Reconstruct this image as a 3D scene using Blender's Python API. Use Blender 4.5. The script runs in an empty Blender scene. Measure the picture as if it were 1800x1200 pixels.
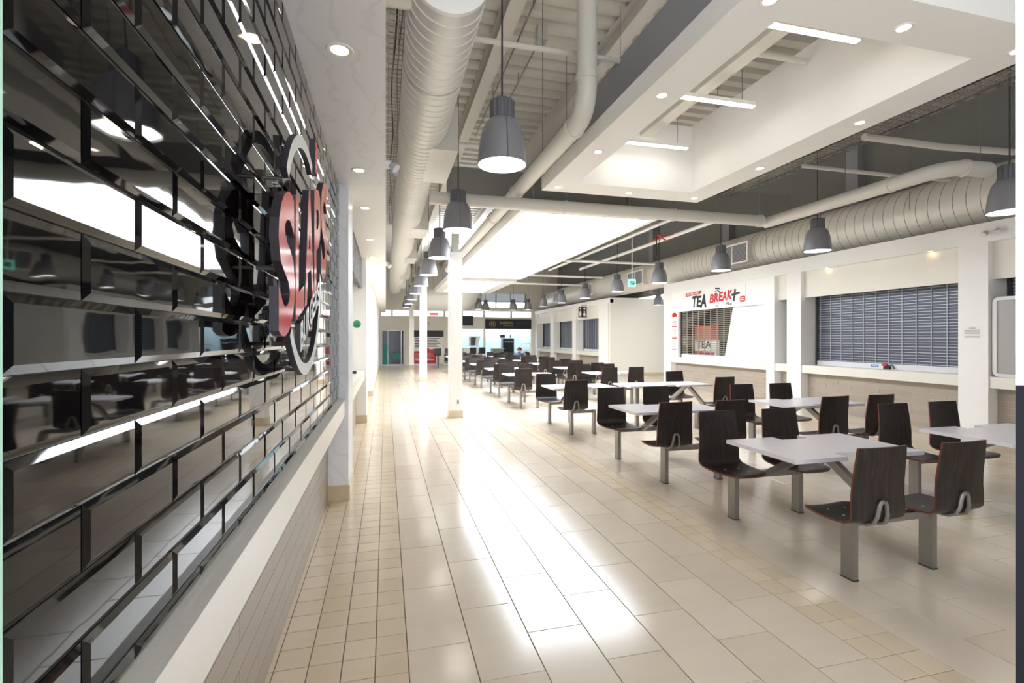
import bpy, math, random
from mathutils import Vector, Matrix
random.seed(7)
S = bpy.context.scene
COL = S.collection
PI = math.pi

# ------------------------------------------------------------------ camera, world, exposure
CAM_H = 1.6
YAW = math.radians(14.4)
FPX = 864.0
cam = bpy.data.cameras.new('camera'); cam_o = bpy.data.objects.new('camera', cam); COL.objects.link(cam_o)
cam.sensor_width = 36.0; cam.lens = FPX / 1800.0 * 36.0
cam.shift_y = -5.0 / 1800.0
cam.clip_start = 0.02; cam.clip_end = 200
cam_o.location = (0, 0, CAM_H); cam_o.rotation_euler = (PI / 2, 0, -YAW)
S.camera = cam_o

W = bpy.data.worlds.new('world'); S.world = W; W.use_nodes = True
bg = W.node_tree.nodes['Background']
bg.inputs[0].default_value = (0.88, 0.94, 1.0, 1); bg.inputs[1].default_value = 2.2

S.view_settings.view_transform = 'Standard'; S.view_settings.look = 'None'
S.view_settings.gamma = 1.0; S.view_settings.use_curve_mapping = False
S.view_settings.exposure = 0.88
S.cycles.use_denoising = True
S.cycles.max_bounces = 10; S.cycles.diffuse_bounces = 5; S.cycles.glossy_bounces = 5
S.cycles.sample_clamp_indirect = 8.0
S.cycles.caustics_reflective = False; S.cycles.caustics_refractive = False

PANEL_L = 8.0      # luminous ceiling radiance
PEND_L = 6.0      # pendant lamp discs
DOWN_L = 9.0      # recessed downlights
TUBE_L = 11.0      # linear lights

# ------------------------------------------------------------------ materials
def lin(c):
    o = []
    for x in c[:3]:
        x /= 255.0
        o.append(x / 12.92 if x <= 0.04045 else ((x + 0.055) / 1.055) ** 2.4)
    return (*o, 1.0)

def mat(name, col, rough=0.5, metal=0.0, spec=0.5, var=0.0, vscale=4.0, bump=0.0, bscale=60.0, emit=0.0, ecol=None, coat=0.0, stretch=None):
    m = bpy.data.materials.new(name); m.use_nodes = True
    nt = m.node_tree; b = nt.nodes['Principled BSDF']
    b.inputs['Base Color'].default_value = lin(col)
    b.inputs['Roughness'].default_value = rough
    b.inputs['Metallic'].default_value = metal
    b.inputs['Specular IOR Level'].default_value = spec
    b.inputs['Coat Weight'].default_value = coat
    if emit:
        b.inputs['Emission Color'].default_value = lin(ecol or col)
        b.inputs['Emission Strength'].default_value = emit
    if var or bump:
        tc = nt.nodes.new('ShaderNodeTexCoord')
        src = tc.outputs['Object']
        if stretch:
            mp = nt.nodes.new('ShaderNodeMapping'); mp.inputs['Scale'].default_value = stretch
            nt.links.new(src, mp.inputs['Vector']); src = mp.outputs['Vector']
    if var:
        n = nt.nodes.new('ShaderNodeTexNoise'); n.inputs['Scale'].default_value = vscale; n.inputs['Detail'].default_value = 4
        nt.links.new(src, n.inputs['Vector'])
        r = nt.nodes.new('ShaderNodeMapRange')
        r.inputs[1].default_value = 0.3; r.inputs[2].default_value = 0.7
        r.inputs[3].default_value = 1 - var; r.inputs[4].default_value = 1 + var
        nt.links.new(n.outputs['Fac'], r.inputs[0])
        mx = nt.nodes.new('ShaderNodeMix'); mx.data_type = 'RGBA'; mx.blend_type = 'MULTIPLY'; mx.inputs[0].default_value = 1
        mx.inputs[6].default_value = lin(col)
        nt.links.new(r.outputs[0], mx.inputs[7]); nt.links.new(mx.outputs[2], b.inputs['Base Color'])
    if bump:
        n2 = nt.nodes.new('ShaderNodeTexNoise'); n2.inputs['Scale'].default_value = bscale; n2.inputs['Detail'].default_value = 2
        nt.links.new(src, n2.inputs['Vector'])
        bp = nt.nodes.new('ShaderNodeBump'); bp.inputs['Strength'].default_value = bump; bp.inputs['Distance'].default_value = 0.01
        nt.links.new(n2.outputs['Fac'], bp.inputs['Height']); nt.links.new(bp.outputs['Normal'], b.inputs['Normal'])
    return m

def tile_mat(name, c1, c2, rough, grain=(1.5, 6, 1.5), bump=0.0):
    """stone tile: tone differs per piece, faint clouding inside a piece"""
    m = bpy.data.materials.new(name); m.use_nodes = True
    nt = m.node_tree; b = nt.nodes['Principled BSDF']; N = nt.nodes.new; L = nt.links.new
    oi = N('ShaderNodeObjectInfo'); ge = N('ShaderNodeNewGeometry')
    ad = N('ShaderNodeMath'); ad.operation = 'ADD'; L(oi.outputs['Random'], ad.inputs[0]); L(ge.outputs['Random Per Island'], ad.inputs[1])
    fr = N('ShaderNodeMath'); fr.operation = 'FRACT'; L(ad.outputs[0], fr.inputs[0])
    mp = N('ShaderNodeMapping'); mp.inputs['Scale'].default_value = grain; L(ge.outputs['Position'], mp.inputs['Vector'])
    n = N('ShaderNodeTexNoise'); n.inputs['Scale'].default_value = 1.6; n.inputs['Detail'].default_value = 5; L(mp.outputs[0], n.inputs['Vector'])
    a2 = N('ShaderNodeMath'); a2.operation = 'MULTIPLY_ADD'; a2.inputs[1].default_value = 0.55
    L(fr.outputs[0], a2.inputs[0])
    n3 = N('ShaderNodeMath'); n3.operation = 'MULTIPLY'; n3.inputs[1].default_value = 0.5; L(n.outputs['Fac'], n3.inputs[0]); L(n3.outputs[0], a2.inputs[2])
    mx = N('ShaderNodeMix'); mx.data_type = 'RGBA'; mx.inputs[6].default_value = lin(c1); mx.inputs[7].default_value = lin(c2)
    L(a2.outputs[0], mx.inputs[0]); L(mx.outputs[2], b.inputs['Base Color'])
    b.inputs['Roughness'].default_value = rough
    return m

def wood_mat(name, c1, c2, rough, scale=(70, 70, 2.2)):
    m = bpy.data.materials.new(name); m.use_nodes = True
    nt = m.node_tree; b = nt.nodes['Principled BSDF']; N = nt.nodes.new; L = nt.links.new
    tc = N('ShaderNodeTexCoord'); mp = N('ShaderNodeMapping'); mp.inputs['Scale'].default_value = scale
    L(tc.outputs['Object'], mp.inputs['Vector'])
    n = N('ShaderNodeTexNoise'); n.inputs['Scale'].default_value = 1.0; n.inputs['Detail'].default_value = 6; n.inputs['Roughness'].default_value = 0.65
    L(mp.outputs[0], n.inputs['Vector'])
    cr = N('ShaderNodeValToRGB'); cr.color_ramp.elements[0].position = 0.38; cr.color_ramp.elements[1].position = 0.66
    cr.color_ramp.elements[0].color = lin(c1); cr.color_ramp.elements[1].color = lin(c2)
    L(n.outputs['Fac'], cr.inputs[0]); L(cr.outputs[0], b.inputs['Base Color'])
    b.inputs['Roughness'].default_value = rough
    return m

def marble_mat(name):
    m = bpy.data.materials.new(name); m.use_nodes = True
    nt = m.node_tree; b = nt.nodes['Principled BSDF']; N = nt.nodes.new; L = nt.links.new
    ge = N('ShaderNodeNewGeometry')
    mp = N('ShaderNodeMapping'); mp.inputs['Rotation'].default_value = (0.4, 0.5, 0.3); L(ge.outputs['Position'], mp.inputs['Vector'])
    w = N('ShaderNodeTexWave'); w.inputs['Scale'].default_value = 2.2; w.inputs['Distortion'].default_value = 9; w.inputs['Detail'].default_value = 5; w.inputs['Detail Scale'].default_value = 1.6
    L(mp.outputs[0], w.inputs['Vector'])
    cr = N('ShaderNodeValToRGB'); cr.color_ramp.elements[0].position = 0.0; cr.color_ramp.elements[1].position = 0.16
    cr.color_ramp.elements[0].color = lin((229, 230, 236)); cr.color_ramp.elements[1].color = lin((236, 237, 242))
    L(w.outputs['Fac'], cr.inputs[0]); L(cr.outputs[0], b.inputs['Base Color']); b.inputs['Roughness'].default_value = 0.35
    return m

def glitter_mat(name):
    m = bpy.data.materials.new(name); m.use_nodes = True
    nt = m.node_tree; b = nt.nodes['Principled BSDF']; N = nt.nodes.new; L = nt.links.new
    ge = N('ShaderNodeNewGeometry')
    v = N('ShaderNodeTexVoronoi'); v.inputs['Scale'].default_value = 30; L(ge.outputs['Position'], v.inputs['Vector'])
    sp = N('ShaderNodeSeparateColor'); L(v.outputs['Color'], sp.inputs[0])
    cr = N('ShaderNodeValToRGB'); cr.color_ramp.elements[0].color = lin((34, 34, 38)); cr.color_ramp.elements[1].color = lin((140, 140, 144))
    L(sp.outputs[0], cr.inputs[0]); L(cr.outputs[0], b.inputs['Base Color']); b.inputs['Roughness'].default_value = 0.6; b.inputs['Specular IOR Level'].default_value = 0.2
    return m

def glass_mat(name, col, alpha, rough=0.05):
    m = bpy.data.materials.new(name); m.use_nodes = True
    nt = m.node_tree; N = nt.nodes.new; L = nt.links.new
    b = nt.nodes['Principled BSDF']; out = nt.nodes['Material Output']
    b.inputs['Base Color'].default_value = lin(col); b.inputs['Roughness'].default_value = rough
    t = N('ShaderNodeBsdfTransparent'); mx = N('ShaderNodeMixShader'); mx.inputs[0].default_value = alpha
    L(t.outputs[0], mx.inputs[1]); L(b.outputs[0], mx.inputs[2]); L(mx.outputs[0], out.inputs[0])
    return m

M = {}
M['floor_big'] = tile_mat('cream floor tile', (206, 190, 170), (224, 211, 195), 0.155)
M['floor_small'] = tile_mat('small cream floor tile', (206, 189, 163), (222, 206, 182), 0.17)
M['grout'] = mat('dark floor grout', (112, 97, 80), 0.8)
M['black_tile'] = mat('glossy black tile', (8, 8, 10), 0.03, spec=0.5, bump=0.06, bscale=5.0)
M['black_grout'] = mat('dark wall grout', (30, 31, 34), 0.5)
M['stone'] = mat('pale counter stone', (228, 224, 215), 0.28, var=0.03, vscale=120)
M['apron'] = tile_mat('taupe plank tile', (158, 146, 133), (174, 162, 150), 0.4, grain=(2, 0.5, 6))
M['apron_grout'] = mat('pale joint', (214, 206, 194), 0.8)
M['white'] = mat('white paint', (243, 241, 237), 0.55, bump=0.02, bscale=300)
M['cream'] = mat('cream paint', (234, 230, 220), 0.55)
M['warmwhite'] = mat('warm white laminate', (246, 245, 243), 0.35)
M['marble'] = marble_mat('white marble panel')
M['base'] = mat('beige skirting tile', (205, 188, 160), 0.3, var=0.05, vscale=6)
M['grey'] = mat('dark grey paint', (132, 131, 128), 0.6)
M['bluegrey'] = mat('blue grey paint', (158, 159, 164), 0.6)
M['deck'] = mat('painted steel deck', (210, 206, 197), 0.5, var=0.03)
M['beam'] = mat('painted steel beam', (212, 208, 200), 0.5)
M['duct'] = mat('painted duct metal', (220, 217, 210), 0.38, metal=0.15, var=0.02)
M['seamlight'] = mat('light duct seam', (232, 230, 226), 0.35)
M['seam'] = mat('duct seam metal', (176, 170, 160), 0.4)
M['pipe'] = mat('painted pipe', (214, 210, 201), 0.4)
M['pend'] = mat('grey pendant shade', (136, 136, 142), 0.35, metal=0.1)
M['pendcap'] = mat('grey pendant cap', (100, 100, 107), 0.4, metal=0.1)
M['pendin'] = mat('white shade lining', (245, 245, 245), 0.5)
M['cord'] = mat('dark cord', (62, 60, 60), 0.5)
M['lampglow'] = mat('pendant lamp', (255, 252, 246), 0.5, emit=PEND_L, ecol=(255, 250, 240))
M['downglow'] = mat('downlight lamp', (255, 236, 205), 0.5, emit=DOWN_L, ecol=(255, 234, 202))
M['downglow2'] = mat('downlight lamp dim', (255, 236, 205), 0.5, emit=10, ecol=(255, 214, 160))
M['trimring'] = mat('white trim ring', (240, 236, 228), 0.4)
M['tube'] = mat('linear tube', (255, 252, 246), 0.5, emit=TUBE_L, ecol=(255, 249, 240))
M['panel'] = mat('luminous stretched ceiling', (250, 250, 248), 0.5, emit=PANEL_L, ecol=(240, 248, 255))
M['wood'] = wood_mat('dark wenge laminate', (22, 17, 16), (52, 43, 40), 0.38)
M['woodedge'] = mat('orange ply edge', (104, 50, 33), 0.4)
M['steel'] = mat('satin steel', (150, 146, 142), 0.38, metal=0.75)
M['steeldark'] = mat('dark steel', (88, 86, 84), 0.4, metal=0.6)
M['table'] = mat('white table laminate', (226, 222, 228), 0.25)
M['red'] = mat('red acrylic letter', (204, 20, 30), 0.12, spec=0.05)
M['signside'] = mat('dark letter side', (52, 46, 54), 0.4)
M['signwhite'] = mat('white sign face', (232, 240, 238), 0.25)
M['shut'] = mat('slate shutter curtain', (74, 80, 95), 0.4, metal=0.2)
M['shutbar'] = mat('shutter bar', (186, 189, 198), 0.4, metal=0.3)
M['shutframe'] = mat('dark shutter guide', (60, 56, 60), 0.45)
M['rail'] = mat('pale bottom rail', (222, 222, 226), 0.35)
M['teabar'] = mat('tea shutter bar', (160, 152, 141), 0.4)
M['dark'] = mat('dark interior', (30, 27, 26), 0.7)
M['black'] = mat('black plastic', (16, 16, 19), 0.35)
M['ink'] = mat('black print', (28, 28, 30), 0.5)
M['redink'] = mat('red print', (205, 40, 50), 0.5)
M['redpanel'] = mat('red panel print', (196, 32, 42), 0.35)
M['orange'] = mat('orange print', (214, 104, 52), 0.5)
M['paper'] = mat('white paper', (240, 238, 234), 0.6)
M['greyink'] = mat('grey print', (84, 80, 80), 0.6)
M['green'] = mat('green sticker', (52, 150, 108), 0.4)
M['greendark'] = mat('dark green print', (14, 92, 56), 0.4)
M['exitgreen'] = mat('lit green sign', (150, 240, 215), 0.4, emit=0.8, ecol=(120, 235, 205))
M['gold'] = mat('gold lettering', (186, 156, 96), 0.35, metal=0.5)
M['dimgold'] = mat('unlit lettering', (70, 68, 72), 0.4)
M['navy'] = mat('navy sign', (24, 21, 34), 0.35)
M['navypost'] = mat('dark anodised post', (8, 8, 20), 0.5, spec=0.2)
M['alu'] = mat('aluminium', (196, 198, 206), 0.35, metal=0.4)
M['blueshop'] = mat('pale blue shop wall', (206, 220, 226), 0.5)
M['shopglow'] = mat('shop ceiling light', (225, 245, 255), 0.5, emit=2.6, ecol=(228, 241, 250))
M['teal'] = mat('teal figure print', (46, 140, 134), 0.5)
M['glassdark'] = glass_mat('dark door glass', (40, 44, 56), 0.55)
M['glass'] = glass_mat('clear glass', (215, 235, 232), 0.12)
M['mintedge'] = mat('mint glass edge', (200, 244, 226), 0.3)
M['acryl'] = glass_mat('cloudy acrylic', (188, 184, 182), 0.75, rough=0.25)
M['acrylframe'] = glass_mat('clear plastic rim', (232, 232, 234), 0.85, rough=0.15)
M['reflection_film'] = glass_mat('white reflection film', (250, 251, 252), 0.74, rough=0.3)
M['glitter'] = glitter_mat('silver black mosaic')
M['skyglow'] = mat('bright sky blind', (236, 240, 244), 0.6)
M['winblue'] = glass_mat('tinted clerestory glass', (60, 70, 84), 0.7)
M['skin'] = mat('skin', (190, 138, 112), 0.5)
M['hair'] = mat('dark hair', (34, 26, 24), 0.5)
M['shirt'] = mat('grey blue shirt', (112, 116, 140), 0.8)
M['trouser'] = mat('dark trousers', (44, 46, 56), 0.8)
M['redpipe'] = mat('red fire pipe', (196, 48, 40), 0.4)
M['redlit'] = mat('lit red sign', (240, 60, 60), 0.4, emit=1.5, ecol=(255, 60, 60))
M['blue'] = mat('blue sticker', (40, 120, 190), 0.4)
M['fridge'] = mat('steel black fridge', (58, 68, 76), 0.3, metal=0.3)
M['greencounter'] = mat('grey green counter', (126, 136, 128), 0.5)
M['lens'] = mat('clear lens', (215, 215, 215), 0.15)

# ------------------------------------------------------------------ mesh helpers
class MB:
    def __init__(s): s.v = []; s.f = []; s.m = []
    def add(s, vs, fs, mi=0):
        o = len(s.v); s.v += [tuple(v) for v in vs]; s.f += [[i + o for i in f] for f in fs]; s.m += [mi] * len(fs); return s
    def box(s, x0, x1, y0, y1, z0, z1, mi=0):
        vs = [(x0, y0, z0), (x1, y0, z0), (x1, y1, z0), (x0, y1, z0), (x0, y0, z1), (x1, y0, z1), (x1, y1, z1), (x0, y1, z1)]
        return s.add(vs, [(0, 3, 2, 1), (4, 5, 6, 7), (0, 1, 5, 4), (1, 2, 6, 5), (2, 3, 7, 6), (3, 0, 4, 7)], mi)
    def rbox(s, x0, x1, y0, y1, z0, z1, b=0.01, mi=0):
        """box with chamfered top edges"""
        vs = [(x0, y0, z0), (x1, y0, z0), (x1, y1, z0), (x0, y1, z0), (x0, y0, z1 - b), (x1, y0, z1 - b), (x1, y1, z1 - b), (x0, y1, z1 - b),
              (x0 + b, y0 + b, z1), (x1 - b, y0 + b, z1), (x1 - b, y1 - b, z1), (x0 + b, y1 - b, z1)]
        return s.add(vs, [(0, 3, 2, 1), (0, 1, 5, 4), (1, 2, 6, 5), (2, 3, 7, 6), (3, 0, 4, 7), (4, 5, 9, 8), (5, 6, 10, 9), (6, 7, 11, 10), (7, 4, 8, 11), (8, 9, 10, 11)], mi)
    def bar(s, p, q, w, h, up=(0, 0, 1), mi=0):
        p = Vector(p); q = Vector(q); d = (q - p).normalized(); up = Vector(up)
        a = d.cross(up).normalized(); b = a.cross(d).normalized()
        vs = []
        for c in (p, q):
            for i, j in ((-1, -1), (1, -1), (1, 1), (-1, 1)): vs.append(c + a * (i * w / 2) + b * (j * h / 2))
        return s.add(vs, [(3, 2, 1, 0), (4, 5, 6, 7), (0, 1, 5, 4), (1, 2, 6, 5), (2, 3, 7, 6), (3, 0, 4, 7)], mi)
    def tube(s, pts, r, n=10, mi=0, cap=True):
        pts = [Vector(p) for p in pts]; rs = r if isinstance(r, (list, tuple)) else [r] * len(pts)
        rings = []; prev = None
        for i, p in enumerate(pts):
            d = (pts[min(i + 1, len(pts) - 1)] - pts[max(i - 1, 0)]).normalized()
            if prev is None:
                a = d.cross(Vector((0, 0, 1)) if abs(d.z) < 0.9 else Vector((1, 0, 0))).normalized()
            else:
                a = (prev - d * prev.dot(d)).normalized()
            prev = a; b = d.cross(a)
            rings.append([p + (a * math.cos(2 * PI * k / n) + b * math.sin(2 * PI * k / n)) * rs[i] for k in range(n)])
        vs = [v for r_ in rings for v in r_]; fs = []
        for i in range(len(rings) - 1):
            for k in range(n):
                fs.append((i * n + k, i * n + (k + 1) % n, (i + 1) * n + (k + 1) % n, (i + 1) * n + k))
        if cap:
            fs.append(tuple(reversed(range(n)))); fs.append(tuple(range((len(rings) - 1) * n, len(rings) * n)))
        return s.add(vs, fs, mi)
    def lathe(s, prof, c=(0, 0, 0), n=24, mi=0, captop=False, capbot=False):
        vs = []; fs = []
        for r, z in prof:
            for k in range(n): vs.append((c[0] + r * math.cos(2 * PI * k / n), c[1] + r * math.sin(2 * PI * k / n), c[2] + z))
        for i in range(len(prof) - 1):
            for k in range(n): fs.append((i * n + k, i * n + (k + 1) % n, (i + 1) * n + (k + 1) % n, (i + 1) * n + k))
        if capbot: fs.append(tuple(reversed(range(n))))
        if captop: fs.append(tuple(range((len(prof) - 1) * n, len(prof) * n)))
        return s.add(vs, fs, mi)
    def prism(s, poly, z0, z1, mi=0):
        n = len(poly); vs = [(x, y, z0) for x, y in poly] + [(x, y, z1) for x, y in poly]
        fs = [tuple(reversed(range(n))), tuple(range(n, 2 * n))] + [(i, (i + 1) % n, n + (i + 1) % n, n + i) for i in range(n)]
        return s.add(vs, fs, mi)
    def map(s, fn):
        s.v = [tuple(fn(Vector(v))) for v in s.v]; return s
    def mesh(s, name, mats, smooth=False, origin=(0, 0, 0)):
        me = bpy.data.meshes.new(name); o = Vector(origin)
        me.from_pydata([tuple(Vector(v) - o) for v in s.v], [], s.f)
        for m in (mats if isinstance(mats, (list, tuple)) else [mats]): me.materials.append(M[m])
        me.polygons.foreach_set('material_index', s.m)
        me.validate()
        if smooth:
            me.shade_smooth(); me.set_sharp_from_angle(angle=math.radians(38))
        me.update(); return me

WL = {}
def tag(o, label=None, cat=None, group=None, kind=None):
    if label: o['label'] = label
    if cat: o['category'] = cat
    if group: o['group'] = group
    if kind: o['kind'] = kind
    return o
def thing(name, loc, label, cat, group=None):
    o = bpy.data.objects.new(name, None); o.empty_display_size = 0.1; COL.objects.link(o); o.location = loc
    WL[o] = Vector(loc); return tag(o, label, cat, group)
def obj(name, mb, mats, parent=None, label=None, cat=None, group=None, kind=None, smooth=False):
    """mb in world coordinates"""
    if parent is None:
        xs = [v[0] for v in mb.v]; ys = [v[1] for v in mb.v]; zs = [v[2] for v in mb.v]
        og = Vector(((min(xs) + max(xs)) / 2, (min(ys) + max(ys)) / 2, min(zs)))
    else:
        og = WL[parent]
    me = mb.mesh(name, mats, smooth, og)
    o = bpy.data.objects.new(name, me); COL.objects.link(o)
    if parent is None: o.location = og
    else: o.parent = parent
    WL[o] = og
    return tag(o, label, cat, group, kind)
def inst(name, me, parent, loc=(0, 0, 0), rz=0.0, kind=None):
    """object on shared mesh, loc local to parent"""
    o = bpy.data.objects.new(name, me); COL.objects.link(o); o.parent = parent; o.location = loc; o.rotation_euler = (0, 0, rz)
    WL[o] = (WL[parent] if parent else Vector()) + Vector(loc)
    if kind: o['kind'] = kind
    return o
def box(*a, **k): return MB().box(*a, **k)

_tc = {}
def text_mb(txt, depth=0.0, bold=0.0):
    """text as MB in local XY, extruded towards +Z from 0; front faces slot 0, sides slot 1"""
    cu = bpy.data.curves.new('t', 'FONT'); cu.body = txt; cu.size = 1.0; cu.extrude = depth / 2; cu.offset = bold
    cu.resolution_u = 4
    o = bpy.data.objects.new('t', cu); COL.objects.link(o)
    dg = bpy.context.evaluated_depsgraph_get(); me = bpy.data.meshes.new_from_object(o.evaluated_get(dg))
    mb = MB(); mb.v = [(v.co.x, v.co.y, v.co.z + depth / 2) for v in me.vertices]
    mb.f = [list(p.vertices) for p in me.polygons]
    mb.m = [0 if abs(p.normal.z) > 0.7 else 1 for p in me.polygons]
    bpy.data.objects.remove(o); bpy.data.meshes.remove(me); bpy.data.curves.remove(cu)
    return mb
def fit_text(txt, w, h, depth=0.002, bold=0.0):
    mb = text_mb(txt, 1.0, bold)
    xs = [v[0] for v in mb.v]; ys = [v[1] for v in mb.v]
    x0, x1, y0, y1 = min(xs), max(xs), min(ys), max(ys)
    mb.v = [((v[0] - x0) / (x1 - x0) * w, (v[1] - y0) / (y1 - y0) * h, v[2] * depth) for v in mb.v]
    return mb
def on_right(mb, x, y, z):   # reads along -Y, faces -X
    return mb.map(lambda v: (x - v.z, y - v.x, z + v.y))
def on_left(mb, x, y, z):    # reads along +Y, faces +X
    return mb.map(lambda v: (x + v.z, y + v.x, z + v.y))
def on_front(mb, x, y, z):   # reads along +X, faces -Y
    return mb.map(lambda v: (x + v.x, y - v.z, z + v.y))

def project(x, y, z):
    s, c = math.sin(YAW), math.cos(YAW)
    d = x * s + y * c; u = x * c - y * s
    if d < 0.05: return None
    return 900 + FPX * u / d, 595 - FPX * (z - CAM_H) / d

ORD = ['first', 'second', 'third', 'fourth', 'fifth', 'sixth', 'seventh', 'eighth', 'ninth', 'tenth', 'eleventh', 'twelfth']
Z_SOF = 3.13; Z_DECK = 6.20
X_TILE = -0.446; X_COLR = 9.2; X_FAS = 9.31; X_APR = 9.40; X_SHUT = 9.63
Y_BACK = 30.0

# ------------------------------------------------------------------ floor
def build_floor():
    fl = obj('floor', box(-0.9, 14.0, -2.5, 33.5, -0.12, -0.004), 'grout', label='cream tiled floor with bands of small tiles', cat='floor', kind='structure')
    tiles = []
    J = 0.0045
    P = 0.158; P2 = 0.32
    bands = []      # (x0, width, kind)
    for i in range(5): bands.append((0.108 - P * (i + 1), P, 's'))
    x = 0.108
    k = 0
    while x < 13.8:
        for i in range(7): bands.append((x, P2, 'b')); x += P2
        for i in range(2): bands.append((x, P, 's')); x += P
    par = 0
    for (x0, w, t) in bands:
        L = 0.16 if t == 's' else 0.628
        if t == 'b': par ^= 1
        y = 2.572 - L * math.ceil((2.572 + 2.2) / L) - (0.314 if (t == 'b' and par == 0) else 0)
        while y < 33.2:
            tiles.append((x0, y, w, L, t)); y += L
    ranked = []
    for q in tiles:
        x0, y0, w, L, t = q
        pr = project(x0 + w / 2, y0 + L / 2, 0)
        if pr and -60 < pr[0] < 1860 and pr[1] < 1260 and y0 > 0.3:
            d = x0 * math.sin(YAW) + y0 * math.cos(YAW)
            ranked.append((w * L / d ** 3, q))
    ranked.sort(key=lambda a: -a[0])
    top = set(q for _, q in ranked[:300])
    meshes = {}
    for t, w, L in (('s', P, 0.16), ('b', P2, 0.628)):
        meshes[t] = MB().rbox(-w / 2 + J / 2, w / 2 - J / 2, -L / 2 + J / 2, L / 2 - J / 2, -0.008, 0.0, 0.0015).mesh('tile', 'floor_small' if t == 's' else 'floor_big')
    rest = {'s': MB(), 'b': MB()}
    base = WL[fl]
    for q in tiles:
        x0, y0, w, L, t = q
        if q in top:
            inst('tile', meshes[t], fl, Vector((x0 + w / 2, y0 + L / 2, 0)) - base)
        else:
            r = rest[t]; o = len(r.v)
            a, b_, c_, d_ = x0 + J / 2, x0 + w - J / 2, y0 + J / 2, y0 + L - J / 2
            r.v += [(a, c_, 0), (b_, c_, 0), (b_, d_, 0), (a, d_, 0), (a, c_, -.008), (b_, c_, -.008), (b_, d_, -.008), (a, d_, -.008)]
            r.f += [(o, o + 1, o + 2, o + 3), (o + 4, o + 5, o + 1, o), (o + 5, o + 6, o + 2, o + 1), (o + 6, o + 7, o + 3, o + 2), (o + 7, o + 4, o, o + 3)]; r.m += [0] * 5
    obj('tile_field', rest['b'], 'floor_big', fl, kind='stuff')
    obj('small_tile_field', rest['s'], 'floor_small', fl, kind='stuff')
build_floor()

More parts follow.
